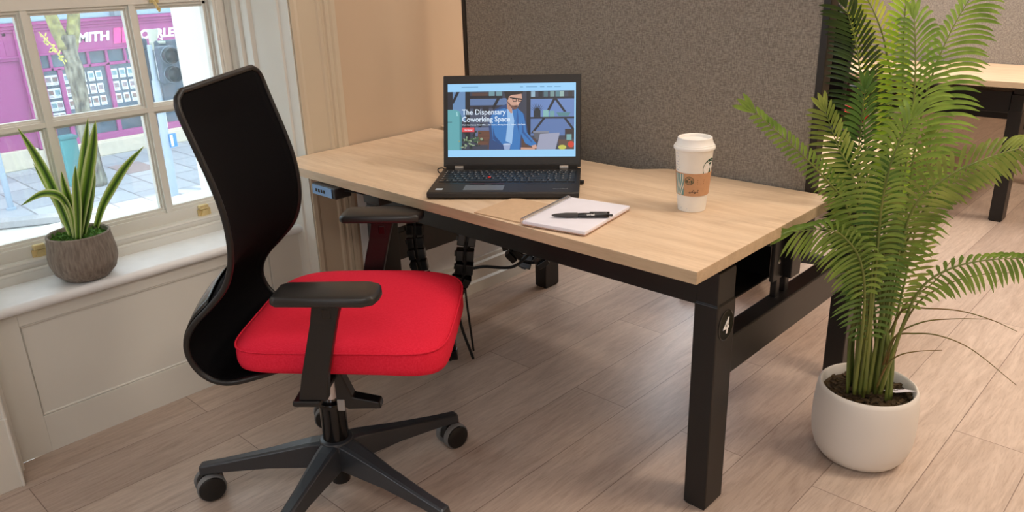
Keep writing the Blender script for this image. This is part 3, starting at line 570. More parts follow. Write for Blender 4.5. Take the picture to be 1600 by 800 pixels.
def chair_seat(root):
    cf, hl, hw = .080, .220, .216; N_ = 56
    def layer(z, ins):
        o = []
        for k in range(N_):
            a = 2*math.pi*k/N_; c, s = math.cos(a), math.sin(a); ex = 2/5.6
            x = cf+(hl-ins)*abs(c)**ex*(1 if c > 0 else -1); y = (hw-ins)*abs(s)**ex*(1 if s > 0 else -1)
            y *= 1-.05*((x-cf)/hl if x < cf else 0)**2
            zz = z-(.008 if z > .46 else .018)*max(0, (x-.10)/.2)**2-.006*max(0, (-.02-x)/.12)**1.5+.004*(abs(y)/hw)**3
            o.append((x, y, zz))
        return o
    L_ = [(.424, .03), (.426, .012), (.432, .003), (.444, 0), (.462, 0), (.474, .002), (.4765, .0035), (.482, .008), (.489, .022), (.4925, .045), (.493, .09), (.491, .15), (.490, .205)]
    mb = MB(); vs = []; 
    for z, i in L_: vs += layer(z, i)
    n = len(L_); fs = [(j*N_+i, j*N_+(i+1) % N_, (j+1)*N_+(i+1) % N_, (j+1)*N_+i) for j in range(n-1) for i in range(N_)]+[tuple(range(N_-1, -1, -1)), tuple((n-1)*N_+i for i in range(N_))]
    mb.add(vs, fs); st = mb.build('seat', M['red'], root, smooth=60)
    mb = MB(); mb.tube(layer(.4755, .0005), .0022, 6, closed=True); mb.build('piping', M['red'], st, smooth=True)
    mb = MB(); mb.rbox((-.10, -.16, .414), (.22, .16, .430), .012); mb.build('seat_pan', M['plastic'], root, smooth=35)
M['backshell'] = mat('glossy_black_shell', (14, 14, 16), .22)
def make_chair(name, loc, rz, base_rz, label, arms=True):
    r = empty(name, loc, label, 'chair', None, rz)
    chair_back(r); chair_seat(r)
    mb = MB(); mb.rbox((-.10, -.055, .375), (.12, .055, .414), .012); mb.rbox((-.17, -.035, .385), (-.06, .035, .405), .01); mb.build('tilt_mechanism', M['plastic'], r, smooth=35)
    if arms:
        for s in (-1, 1):
            y = s*.243; a = MB()
            poly = [(.0, -.030), (.010, -.040), (.175, -.043), (.192, -.034), (.198, -.012), (.198, .012), (.192, .034), (.175, .043), (.010, .040), (.0, .030)]
            vs = []; m_ = len(poly)
            for z, k in ((.606, .92), (.609, 1), (.618, 1), (.624, .96), (.6265, .85)): vs += [(.088+(px-.088)*k, y+py*k, z) for px, py in poly]
            fs = [(j*m_+i, j*m_+(i+1) % m_, (j+1)*m_+(i+1) % m_, (j+1)*m_+i) for j in range(4) for i in range(m_)]+[tuple(range(m_-1, -1, -1)), tuple(4*m_+i for i in range(m_))]
            a.add(vs, fs); a.build('arm_pad', M['armpad'], r, smooth=50, bevel=.002)
            a = MB(); q = frame3((.055, y, .415), (1, 0, 0), (0, 1, 0)); 
            a.add([Vector((px, y+py, z)) for z, f0, f1, h in ((.398, .022, .078, .012), (.45, .033, .084, .012), (.56, .062, .112, .011), (.607, .072, .126, .014)) for px, py in ((f0, -h), (f1, -h), (f1, h), (f0, h))],
                  [(j*4+i, j*4+(i+1) % 4, (j+1)*4+(i+1) % 4, (j+1)*4+i) for j in range(3) for i in range(4)]+[(3, 2, 1, 0), (12, 13, 14, 15)])
            ap = a.build('arm_post', M['plastic'], r, bevel=.003)
            a = MB(); a.rbox((.088, y-.0135, .572), (.104, y+.0135, .592), .002); a.build('height_button', M['blackgloss'], ap)
            a = MB(); y0, y1 = sorted((s*.02, s*.262)); a.rbox((.010, y0, .388), (.066, y1, .400), .006); a.build('arm_bracket', M['plastic'], r, smooth=35)
    mb = MB(); P_ = [(.06, .403), (.075, .40), (.095, .345), (.150, .333), (.153, .318), (.083, .316), (.060, .335)]
    mb.prism(P_, -.014, .014, M_=frame3((0, -.135, 0), (1, 0, 0), (0, 0, 1), (0, -1, 0))); mb.cyl((.065, -.135, .392), (.055, -.02, .392), .008, seg=10); lv = mb.build('tilt_lever', M['plastic'], r, bevel=.003)
    mb = MB(); mb.rbox((.062, -.152, .314), (.078, -.148, .340), .003, 0); tag(mb.build('lever_pad', M['greytip'], lv), 'pale grey lever pad')
    mb = MB(); mb.cyl((0, 0, .20), (0, 0, .38), .014, seg=24); mb.build('gas_lift', M['chrome'], r, smooth=40)
    mb = MB(); mb.lathe([(.030, .145), (.030, .238), (.031, .244), (.028, .250), (.018, .252)], 28); mb.lathe([(.0215, .035), (.022, .038), (.022, .15)], 24); mb.build('lift_cover', M['blackgloss'], r, smooth=40)
    base = MB(); A0 = base_rz-rz
    base.lathe([(.034, .085), (.040, .10), (.044, .135), (.038, .152), (.029, .155)], 30)
    for k in range(5):
        a = A0+k*2*math.pi/5; q = Matrix.Rotation(a, 4, 'Z'); st = []
        for x, ztop, zbot, hw_ in ((.028, .150, .088, .028), (.06, .146, .086, .026), (.16, .123, .083, .019), (.27, .100, .074, .0155), (.322, .091, .068, .0155), (.328, .088, .068, .013)):
            st += [q @ Vector((x, -hw_*1.02, zbot)), q @ Vector((x, hw_*1.02, zbot)), q @ Vector((x, hw_*.86, ztop-.004)), q @ Vector((x, hw_*.5, ztop)), q @ Vector((x, -hw_*.5, ztop)), q @ Vector((x, -hw_*.86, ztop-.004))]
        base.add(st, [(j*6+i, j*6+(i+1) % 6, (j+1)*6+(i+1) % 6, (j+1)*6+i) for j in range(5) for i in range(6)]+[(5, 4, 3, 2, 1, 0), tuple(30+i for i in range(6))])
    base.build('star_base', M['basep'], r, bevel=.002)
    for k in range(5):
        a = A0+k*2*math.pi/5; c = Vector((.312*math.cos(a), .312*math.sin(a), 0)); ax = math.radians(-22)-rz+[.0, .25, -.15, .1, .2][k]
        cs = bpy.data.objects.new('caster', None); COL.objects.link(cs); cs.parent = r; cs.location = c; cs.scale = (1.16, 1.16, 1.16); cs.rotation_euler = (0, 0, ax); cs.empty_display_size = .03
        hood = MB(); hood.cyl((0, 0, .030), (0, 0, .062), .006, seg=12)
        seg = 12; hv = []
        for x in (-.007, .007): hv += [(x, .026*math.cos(math.pi*i/seg), .029+.031*math.sin(math.pi*i/seg)) for i in range(seg+1)]
        hood.add(hv, [tuple(range(seg+1)), tuple(range(2*seg+1, seg, -1))]+[(i, seg+1+i, seg+2+i, i+1) for i in range(seg)]+[(0, seg, 2*seg+1, seg+1)]); 
        whs = MB(); rims = MB()
        for s in (-1, 1):
            q = frame3((s*.008, 0, .029), (0, 1, 0), (0, 0, 1), (s, 0, 0)) if s > 0 else frame3((s*.008, 0, .029), (0, 0, 1), (0, 1, 0), (s, 0, 0))
            rims.lathe([(.0245, 0), (.0285, .001), (.029, .004), (.029, .012), (.0275, .0145), (.0245, .0155)], 28, q); whs.lathe([(.0262, .001), (.0268, .0150), (.0255, .0175), (.023, .0188), (.0, .0192)], 28, q)
        hood.build('hood', M['plastic'], cs, smooth=40); rims.build('tread', M['greyrim'], cs, smooth=35); whs.build('wheel', M['plastic'], cs, smooth=35)
    return r
M['armpad'] = mat('soft_black_arm_pad', (34, 33, 33), .36, scale=300, var=.08)
CH = make_chair('office_chair', (-.742, -.307, 0), math.radians(40), math.radians(8), 'black mesh office chair with red seat and armrests, nearest the window plant')
c2 = clone(CH); c2.location = (-.61, 1.56, 0); c2.rotation_euler = (0, 0, math.radians(270)); c2['label'] = 'office chair mostly hidden behind the desk divider, its wheels seen under the desk'
c3 = clone(CH); c3.location = (-.90, 2.46, 0); c3.rotation_euler = (0, 0, math.radians(86)); c3['label'] = 'office chair at the far desk, glimpsed through the dark left palm frond'
# ================================================================ LAPTOP
lr = math.radians(37.5); lc = Vector((-.733, .008, 0))+Matrix.Rotation(lr, 3, 'Z') @ Vector((.18, .118, 0))
lap = empty('laptop', (lc.x, lc.y, H-.0045), 'open black laptop showing a web page, standing on the oak desk', 'laptop', None, lr)
mb = MB(); prof = [(-.118, .010), (-.110, .0058), (.112, .0058), (.118, .008), (.118, .022), (-.112, .022), (-.117, .0195)]
mb.prism(prof, -.18, .18, M_=Matrix(((0, 0, 1, 0), (1, 0, 0, 0), (0, 1, 0, 0), (0, 0, 0, 1)))); 
for x in (-.15, .15):
    for y in (-.09, .09): mb.cyl((x, y, .0045), (x, y, .007), .008, seg=12)
mb.build('base', M['lap'], lap, bevel=.0015)
mb = MB(); mb.box((-.172, -.040, .0218), (.172, .088, .0224), 0)
rows = [([.55]*0+[1]*23, .0095), ([1]*13+[1.9]+[1]*4+[1]*3, .0165), ([1.4]+[1]*12+[1.5]+[1]*4, .0165), ([1.7]+[1]*11+[2.2]+[1]*4, .0165), ([2.2]+[1]*10+[2.7]+[1]*4, .0165), ([1, 1, 1, 1, 5.6, 1, 1, 1, 1.1, 1.1, 1.1, 1, 1, 2.0, 1.2], .0165)]
yt = .085
for ks, hh in rows:
    tot = sum(ks); u = .338/tot; x = -.169; yt -= hh+.0028
    for kk in ks:
        wd = u*kk; mb.rbox((x+.0012, yt, .0222), (x+wd-.0012, yt+hh, .0243), .0014, 0); mb.box((x+.0035, yt+hh*.55, .0243), (x+.0065, yt+hh*.80, .02445), 1); x += wd
mb.build('keyboard', [M['lapkey'], M['keyink']] if 'keyink' in M else [M['lapkey'], mat('key_legend', (176, 172, 168), .6)], lap)
mb = MB(); mb.rbox((-.096, -.097, .0216), (.0, -.052, .0228), .002); mb.build('touchpad', M['pad'], lap)
mb = MB(); mb.rbox((-.086, -.050, .0218), (-.051, -.043, .0232), .001, 0); mb.rbox((-.035, -.050, .0218), (-.004, -.043, .0232), .001, 0); mb.box((-.086, -.0425, .0225), (-.051, -.0415, .0234), 1); mb.box((-.035, -.0425, .0225), (-.004, -.0415, .0234), 1); mb.build('click_buttons', [M['lapkey'], M['redink']], lap)
mb = MB(); mb.lathe([(.004, 0), (.0045, .002), (.003, .0035), (0, .004)], 14, Matrix.Translation((-.046, .012, .0235))); mb.build('pointing_nub', M['rednub'], lap, smooth=40)
mb = MB(); mb.box((-.163, -.095, .0221), (-.146, -.082, .0225)); tag(mb.build('sticker', mat('silver_sticker', (190, 206, 222), .35), lap), 'small pale blue sticker')
mb = MB(); text_mb(mb, 'ThinkPad', .0095, Matrix.Translation((.118, -.092, .0224)) @ Matrix.Rotation(math.radians(6), 4, 'Z'), depth=.0002, bold=.0002); tag(mb.build('palm_rest_lettering', M['hinge'], lap), 'small silver lettering')
for x in (-.137, .137):
    mb = MB(); mb.cyl((x-.011, .108, .026), (x+.011, .108, .026), .006, seg=16); mb.box((x-.011, .102, .014), (x+.011, .112, .026)); mb.build('hinge', M['hinge'], lap, smooth=40)
LT = math.radians(17); lid = MB(); lq = Matrix.Translation((0, .112, .026)) @ Matrix.Rotation(-LT, 4, 'X')
# lid local: x across, z up the lid, y = thickness (front at y=0)
lid.rbox((-.18, 0, 0), (.18, .008, .238), .003, 0, lq); lid.box((-.172, .106, .0215), (.172, .117, .034)); lo = lid.build('lid', M['lap'], lap, bevel=.001)
mb = MB(); mb.lathe([(.0016, 0), (.0016, .0004)], 14, lq @ frame3((.0, -.0002, .229), (1, 0, 0), (0, 0, 1), (0, -1, 0))); mb.build('webcam', M['blackgloss'], lo)
# the lit display, a flat picture in layers of a few hundredths of a millimetre
DX0, DX1, DZ0, DZ1 = -.168, .1665, .0265, .2165
def dp(x, y): return (DX0+(x-37)/(1250-37)*(DX1-DX0), DZ1-(y-65)/(760-65)*(DZ1-DZ0))
dm = {}
def dcol(rgb):
    k = tuple(rgb)
    if k not in dm: dm[k] = (len(dm), emis('screen_pixel_%d' % len(dm), k, .95))
    return dm[k][0]
D = MB(); lay = [0]
def shape(rgb, pts):
    lay[0] += 1; y = -.0003-.00002*lay[0]; P_ = [dp(min(max(a, 37), 1250), min(max(b, 65), 760)) for a, b in pts]
    D.add([lq @ Vector((a, y, b)) for a, b in P_], [tuple(range(len(P_)))], dcol(rgb))
def rect(rgb, x0, y0, x1, y1): shape(rgb, [(x0, y1), (x1, y1), (x1, y0), (x0, y0)])
def disc(rgb, cx, cy, rx, ry=None, n=18): ry = ry or rx; shape(rgb, [(cx+rx*math.cos(-2*math.pi*k/n), cy+ry*math.sin(-2*math.pi*k/n)) for k in range(n)])
rect((154, 210, 250), 37, 65, 1250, 760); rect((58, 62, 78), 37, 140, 1236, 692)
rect((104, 140, 184), 85, 140, 205, 420); shape((30, 30, 40), [(70, 250), (95, 250), (150, 140), (120, 140)]); rect((34, 34, 44), 37, 140, 85, 310)
rect((24, 26, 34), 205, 140, 250, 600); rect((96, 122, 166), 250, 205, 600, 270); rect((48, 48, 60), 250, 270, 560, 300); rect((30, 30, 38), 250, 180, 560, 208); rect((86, 62, 54), 270, 150, 420, 180)
for x in (430, 500): rect((112, 150, 160), x, 142, x+55, 182)
shape((26, 28, 36), [(450, 310), (480, 310), (540, 200), (510, 200)]); rect((70, 78, 100), 250, 300, 470, 480); rect((36, 36, 46), 285, 280, 345, 340); rect((36, 36, 46), 370, 280, 430, 340)
shape((26, 28, 36), [(270, 560), (300, 560), (380, 440), (350, 440)]); rect((98, 112, 148), 300, 480, 470, 560); rect((104, 68, 52), 325, 510, 440, 645); rect((76, 50, 40), 325, 560, 440, 566); rect((76, 50, 40), 325, 605, 440, 611)
rect((104, 134, 190), 820, 215, 1236, 390); rect((92, 120, 172), 820, 400, 1236, 560); rect((28, 28, 38), 788, 140, 826, 560); rect((32, 32, 42), 820, 195, 1236, 215); rect((32, 32, 42), 820, 385, 1236, 402)
for i, x in enumerate((830, 900, 950, 1010, 1060, 1100, 1180)): rect(((150, 180, 200), (30, 34, 44), (80, 110, 120), (120, 150, 150), (90, 130, 140), (150, 180, 176), (50, 46, 50))[i], x, 145, x+38, 195)
for (a, b) in (((1050, 215), (960, 385)), ((1060, 215), (1150, 340)), ((950, 402), (840, 540)), ((1150, 400), (1225, 500))): shape((28, 30, 40), [(a[0]-13, a[1]), (b[0]-13, b[1]), (b[0]+13, b[1]), (a[0]+13, a[1])])
for k in range(9): 
    a = math.radians(200+k*17); shape((26, 34, 36), [(880, 340), (895, 340), (888+75*math.cos(a), 325+75*math.sin(a))])
rect((30, 36, 44), 855, 325, 920, 385); rect((132, 184, 184), 945, 322, 995, 385); rect((112, 160, 164), 1008, 330, 1050, 385); shape((84, 132, 140), [(1068, 345), (1090, 380), (1180, 380), (1202, 345)])
shape((92, 94, 104), [(850, 530), (870, 600), (980, 600), (1000, 530)]); rect((132, 136, 150), 850, 520, 1000, 534); rect((52, 40, 40), 1150, 500, 1236, 590); rect((94, 72, 60), 1090, 600, 1236, 692); rect((86, 60, 50), 420, 590, 880, 692)
# refrigerator
shape((98, 168, 176), [(37, 692), (150, 692), (165, 640), (170, 380), (150, 325), (110, 310), (37, 310)]); shape((70, 130, 140), [(150, 692), (170, 692), (172, 380), (150, 330)]); rect((50, 92, 104), 37, 424, 78, 430); shape((160, 214, 216), [(118, 330), (128, 330), (134, 370), (122, 370)])
# a man in a blue shirt looking down at a laptop
shape((40, 70, 120), [(430, 690), (440, 560), (425, 430), (450, 330), (540, 285), (600, 260), (640, 300), (700, 300), (770, 360), (790, 460), (800, 540), (880, 640), (870, 680), (780, 640), (740, 560), (740, 692)])
shape((52, 118, 186), [(470, 600), (455, 480), (450, 380), (490, 320), (580, 300), (640, 330), (700, 300), (755, 350), (775, 430), (790, 530), (885, 640), (860, 672), (775, 630), (735, 540), (722, 692), (640, 692), (560, 640)])
shape((30, 72, 130), [(470, 480), (490, 560), (560, 640), (545, 650), (470, 590)]); shape((36, 84, 148), [(750, 420), (765, 520), (845, 620), (838, 628), (745, 530)])
shape((150, 190, 232), [(600, 310), (650, 300), (672, 420), (650, 640), (590, 610), (610, 420)]); shape((38, 90, 156), [(700, 300), (690, 420), (720, 560), (715, 400)])
shape((188, 142, 124), [(600, 240), (650, 300), (655, 345), (640, 350), (605, 300)]); shape((206, 160, 140), [(600, 165), (740, 165), (748, 215), (735, 240), (715, 262), (700, 300), (668, 312), (640, 290), (608, 235)])
shape((112, 78, 68), [(618, 236), (640, 272), (668, 276), (704, 272), (704, 290), (694, 310), (668, 314), (642, 294), (618, 262)]); shape((36, 28, 28), [(575, 142), (755, 142), (750, 165), (700, 172), (650, 176), (622, 190), (612, 225), (592, 205)])
shape((24, 22, 26), [(628, 196), (748, 212), (748, 220), (632, 206)]); shape((24, 22, 26), [(652, 208), (694, 213), (694, 240), (660, 240)]); shape((196, 152, 134), [(660, 214), (688, 218), (688, 234), (666, 234)]); shape((24, 22, 26), [(706, 214), (746, 219), (742, 242), (708, 240)]); shape((196, 152, 134), [(712, 220), (740, 224), (737, 236), (713, 235)])
shape((222, 178, 158), [(694, 240), (706, 240), (716, 262), (700, 268)]); shape((60, 34, 34), [(672, 284), (698, 280), (696, 288), (676, 292)])
shape((206, 160, 142), [(835, 655), (880, 645), (888, 680), (850, 685)]); shape((200, 152, 132), [(735, 672), (860, 675), (870, 692), (735, 692)])
shape((156, 160, 184), [(882, 692), (915, 545), (1102, 535), (1062, 692)]); shape((150, 168, 206), [(565, 640), (638, 640), (628, 692), (578, 692)]); disc((182, 200, 228), 601, 641, 37, 8)
disc((196, 196, 84), 1125, 672, 38, 22); disc((206, 62, 42), 1206, 645, 30, 30); rect((120, 168, 170), 1165, 550, 1212, 605)
random.seed(3)
for k in range(46):
    x, y = random.gauss(255, 55), random.gauss(620, 42)
    if 115 < x < 380 and y < 684: disc(random.choice([(34, 58, 44), (60, 92, 62), (28, 46, 38), (140, 160, 130)]), x, y, random.uniform(7, 18), random.uniform(6, 14), 7)
for x0, y0, x1 in ((172, 98, 330), (728, 103, 756), (785, 103, 890), (915, 103, 955), (980, 103, 1030), (1050, 103, 1110)): rect((96, 150, 196), x0, y0-3, x1, y0+3)
rect((226, 78, 84), 175, 482, 293, 522)
TQ = lambda x, y, e=0: lq @ frame3((dp(x, y)[0], -.0003-.00002*lay[0]-.0003-e, dp(x, y)[1]), (1, 0, 0), (0, 0, 1), (0, -1, 0))
wi = dcol((226, 240, 255))
text_mb(D, 'The Dispensary', .0192, TQ(175, 358), wi, depth=.00005, bold=.00026, xs=.945); text_mb(D, 'Coworking Space', .0192, TQ(175, 426), wi, depth=.00005, bold=.00026, xs=.925)
text_mb(D, 'Work  New Home  |  Virtual Office  |  365 Access  |  Meeting Rooms  |  Kitchen  |  Hot Desks', .0044, TQ(175, 461), wi, depth=.00005, bold=.0001, xs=.98)
text_mb(D, 'Get Started', .0044, TQ(198, 508), wi, depth=.00005, bold=.0001)
D.build('display', [v[1] for v in sorted(dm.values(), key=lambda t: t[0])], lo)
mb = MB(); mb.rbox((.178, .01, .008), (.190, .022, .015), .001); mb.build('usb_receiver', M['plastic'], lap)
mb = MB(); mb.tube(catmull([(-.178, .10, .010), (-.192, .106, .014), (-.196, .118, .020), (-.185, .128, .020), (-.176, .132, .010)], 6), .0016, 8); mb.build('side_cable', M['rubber'], lap, smooth=True)
# ================================================================ THINGS ON THE DESK
cp = empty('takeaway_cup', (-.207, .323, H), 'tall white paper coffee cup with lid and brown sleeve on the desk', 'cup')
RB, RT, CHH = .0300, .0410, .144
def cr(z): return RB+(RT-RB)*z/CHH
mb = MB(); mb.lathe([(0, .003), (RB-.003, .003), (RB-.002, 0), (RB, .001), (cr(.03), .03), (cr(.09), .09), (cr(.140), .140), (cr(.143)+.0015, .143), (cr(.143)+.001, .146), (cr(.14)-.002, .146)], 48)
mb.build('cup_body', M['cup'], cp, smooth=40)
mb = MB(); mb.lathe([(RT+.0005, .136), (RT+.003, .137), (RT+.0035, .141), (RT+.002, .144), (RT-.001, .147), (RT-.004, .157), (RT-.0045, .1605), (RT-.006, .1615), (RT-.0075, .1605), (RT-.009, .154), (.0, .153)], 48); mb.lathe([(.002, .1535), (.002, .1545), (0, .1547)], 10); mb.build('lid', M['lid'], cp, smooth=40)
mb = MB(); z0, z1 = .038, .088; mb.lathe([(cr(z0)+.0002, z0), (cr(z0)+.0016, z0), (cr(z1)+.0016, z1), (cr(z1)+.0002, z1)], 48); slv = mb.build('sleeve', M['sleeve'], cp, smooth=40)
view_a = math.atan2(-1.156-.323, .658+.207)           # the side of the cup turned to the room
def on_cone(pts, a0, off, mi, mb, zc):                 # flat x,y drawing wrapped on the cup
    vs = []
    for x, y in pts: z = zc+y; R_ = cr(z)+off; a = a0+x/cr(zc); vs.append((R_*math.cos(a), R_*math.sin(a), z))
    mb.add(vs, [tuple(range(len(vs)))], mi)
def ring_cone(cx, cy, r0, r1, a0, off, mi, mb, zc, t0=0, t1=2*math.pi, n=28):
    for k in range(n):
        a, b = t0+(t1-t0)*k/n, t0+(t1-t0)*(k+1)/n
        on_cone([(cx+r0*math.cos(a), cy+r0*math.sin(a)), (cx+r1*math.cos(a), cy+r1*math.sin(a)), (cx+r1*math.cos(b), cy+r1*math.sin(b)), (cx+r0*math.cos(b), cy+r0*math.sin(b))], a0, off, mi, mb, zc)
mb = MB(); zc = .063
A1 = view_a-.86                                        # teal panel at the left
n = 10
for k in range(n): 
    u0, u1 = -.012+.0235*k/n, -.012+.0235*(k+1)/n; on_cone([(u0, -.0235), (u1, -.0235), (u1, .0235), (u0, .0235)], A1, .0019, 0, mb, zc)
for j in range(5):                                      # cream wavy bands on it
    for k in range(12):
        v0, v1 = -.0235+.047*k/12, -.0235+.047*(k+1)/12; f = lambda v: -.0125+.0050*j+.004*math.sin(v*55+.5)*(1+.15*j)
        L0, L1 = f(v0), f(v1); lim = lambda x: min(max(x, -.012), .0115)
        on_cone([(lim(L0), v0), (lim(L0+.0022), v0), (lim(L1+.0022), v1), (lim(L1), v1)], A1, .0021, 1, mb, zc)
A2 = view_a-.20; cy = .0095
ring_cone(0, cy, .0082, .0093, A2, .0019, 2, mb, zc); ring_cone(0, cy, .0062, .0067, A2, .0019, 2, mb, zc)
for s in (-1, 1):                                       # long hair strands and scales of the round emblem
    for k in range(3): ring_cone(s*(.0012+.0012*k), cy-.001-.0006*k, .0016+.0010*k, .0021+.0010*k, A2, .0020, 2, mb, zc, math.pi/2-s*.1, math.pi/2-s*(2.1+.2*k) if s > 0 else math.pi/2+2.1+.2*k, 10)
    for k in range(3): on_cone([(s*(.0028+.0010*k), cy-.0050), (s*(.0034+.0010*k), cy-.0046), (s*(.0040+.0008*k), cy+.0010), (s*(.0034+.0008*k), cy+.0012)][::s], A2, .0020, 2, mb, zc)
on_cone([(-.0016, cy+.0030), (.0016, cy+.0030), (.0024, cy+.0052), (.0008, cy+.0044), (0, cy+.0058), (-.0008, cy+.0044), (-.0024, cy+.0052)], A2, .0020, 2, mb, zc)
for k in range(3): on_cone([(-.0016+.0002*k, cy-.0045+.0018*k), (.0016-.0002*k, cy-.0045+.0018*k), (.0013, cy-.0036+.0018*k), (-.0013, cy-.0036+.0018*k)], A2, .0020, 2, mb, zc)
for k, (x, w_, h_) in enumerate(((.006, .0035, .004), (.011, .0035, .006), (.016, .004, .005), (.0215, .003, .007))): ring_cone(x-.004, -.0165+.001*(k % 2), w_*.28, w_*.62, A2, .0019, 3, mb, zc, n=8)
for k in range(3): on_cone([(.016, .010-.004*k), (.031, .010-.004*k), (.031, .012-.004*k), (.016, .012-.004*k)], A2, .0019, 4, mb, zc)
on_cone([(.008, -.0115), (.020, -.0115), (.020, -.0105), (.008, -.0105)], A2, .0019, 3, mb, zc)
mb.build('sleeve_print', [M['teal'], M['cream'], M['dkgreen'], M['blackink'], M['brownink']], slv)
mb = MB(); A3 = view_a+1.12; zc = .098
ring_cone(0, .0, .0, .0215, A3, .0003, 0, mb, zc, 0, math.pi*2, 40); ring_cone(0, 0, .0135, .0150, A3, .0005, 1, mb, zc); 
for s in (-1, 1):
    for k in range(3): ring_cone(s*.004, -.001, .003+.0025*k, .0042+.0025*k, A3, .0005, 1, mb, zc, .2, 2.9, 10)
for k in range(12): ring_cone(.0183*math.cos(k*.5236), .0183*math.sin(k*.5236), 0, .0012, A3, .0005, 1, mb, zc, n=6)
mb.build('cup_emblem', [M['dkgreen'], M['white']], cp)
mb = MB(); A4 = view_a-1.05; zc = .112
for k in range(7): on_cone([(-.006, .016-.006*k), (.003+.002*(k % 3), .016-.006*k), (.003+.002*(k % 3), .0175-.006*k), (-.006, .0175-.006*k)], A4, .0003, 0, mb, zc)
zc = .009
for k in range(2): on_cone([(-.004, -.002*k), (.012+.006*k, -.003*k-.001), (.012+.006*k, -.003*k), (-.004, -.002*k+.001)], view_a-.7, .0003, 1, mb, zc)
mb.build('cup_print', [M['greyink'], M['greyink']], cp)
# folder, notebook, pen
mb = MB(); mb.box((-.083, -.072, 0), (.085, .072, .0016)); mb.box((-.083, -.072, .0018), (.085, .070, .0030)); o = mb.build('kraft_folder', M['kraft'], loc=(-.488, .080, H), rot=(0, 0, math.radians(4))); tag(o, 'flat brown kraft folder lying under the notebook beside the laptop', 'folder')
nb = empty('notebook', (-.364, .115, H+.0031), 'white spiral notebook lying open on the oak desk under the pen', 'notebook', None, math.radians(9.4))
mb = MB(); mb.rbox((-.074, -.102, .0012), (.077, .102, .0085), .002); mb.build('pages', M['paper'], nb); mb = MB(); mb.rbox((-.077, -.103, 0), (.077, .103, .0013), .002); tag(mb.build('back_cover', mat('pinkish_card', (214, 178, 160), .8), nb), 'brown card back cover')
mb = MB()
for k in range(38):
    y = -.096+.192*k/37; pts = [(-.0755+.0070*math.cos(a), y+.0012*(a/6.28), .0058+.0068*math.sin(a)) for a in [2*math.pi*j/10 for j in range(11)]]; mb.tube(pts, .0009, 4)
mb.build('spiral_binding', M['chrome'], nb, smooth=True)
mb = MB()
for k in range(38): y = -.096+.192*k/37; mb.cyl((-.0685, y, .0086), (-.0685, y, .0088), .0012, seg=8)
mb.build('punched_holes', M['greyink'], nb)
a, b = Vector((-.381, .058, 0)), Vector((-.283, .134, 0)); pa = math.atan2(b.y-a.y, b.x-a.x); mid = (a+b)/2
pn = empty('pen', (mid.x, mid.y, H+.0117), 'black ballpoint pen with white print resting on the notebook', 'pen', None, pa)
X = frame3((0, 0, .0056), (0, 1, 0), (0, 0, 1), (1, 0, 0))
mb = MB(); mb.lathe([(.0012, -.066), (.0032, -.060), (.0045, -.048), (.0056, -.036), (.0056, -.012), (.0048, -.010)], 20, X); mb.build('grip', mat('dark_grey_grip', (62, 60, 60), .6), pn, smooth=40)
mb = MB(); mb.lathe([(.0048, -.010), (.0053, .0), (.0053, .048), (.0045, .054), (.0028, .055), (.0028, .062), (0, .063)], 20, X); mb.build('barrel', M['blackgloss'], pn, smooth=40)
mb = MB(); mb.rbox((.014, -.0020, .0118), (.056, .0020, .0132), .001); mb.box((.050, -.0018, .0095), (.056, .0018, .0125)); mb.build('clip', M['plastic'], pn)
mb = MB(); text_mb(mb, 'uni-ball', .0058, frame3((.008, -.0045, .0075), (1, 0, 0), (0, .64, .77)) @ Matrix.Translation((0, -.0015, .0014)), depth=.0001, bold=.0001); mb.build('print', M['white'], pn)
# ================================================================ PLANT ON THE SILL
sp_ = empty('potted_snake_plant', (-1.522, -.520, .425), 'striped snake plant in a round grey clay pot on the window sill', 'plant')
prof = [(.048, 0), (.056, .003), (.074, .022), (.0825, .048), (.0835, .068), (.080, .092), (.0765, .112), (.0765, .122), (.073, .1245), (.0700, .122), (.0700, .108)]
mb = MB(); mb.lathe(prof, 56); mb.build('clay_pot', M['terracotta'], sp_, smooth=50)
mb = MB(); vs = [(0, 0, .112)]; R_ = 8; S2 = 30; fs = []
for j in range(1, R_+1):
    for i in range(S2): a = 2*math.pi*i/S2; r_ = .0705*j/R_; vs.append((r_*math.cos(a), r_*math.sin(a), .111+random.uniform(-.003, .006)*(1 if j < R_ else 0)))
fs += [(0, 1+i, 1+(i+1) % S2) for i in range(S2)]
for j in range(R_-1): fs += [(1+j*S2+i, 1+(j+1)*S2+i, 1+(j+1)*S2+(i+1) % S2, 1+j*S2+(i+1) % S2) for i in range(S2)]
mb.add(vs, fs)
for k in range(150):
    a = random.uniform(0, 6.283); r_ = .064*math.sqrt(random.random()); c = Vector((r_*math.cos(a), r_*math.sin(a), .113)); d = Vector((random.uniform(-1, 1), random.uniform(-1, 1), random.uniform(.6, 1.4))).normalized()*random.uniform(.006, .011); n_ = d.cross(Vector((random.uniform(-1, 1), random.uniform(-1, 1), .1))).normalized()*.003
    mb.add([c-n_, c+n_, c+d+n_*.6, c+d-n_*.6], [(0, 1, 2, 3)])
mb.build('moss', M['moss'], sp_)
SL = striped_leaf_mat()
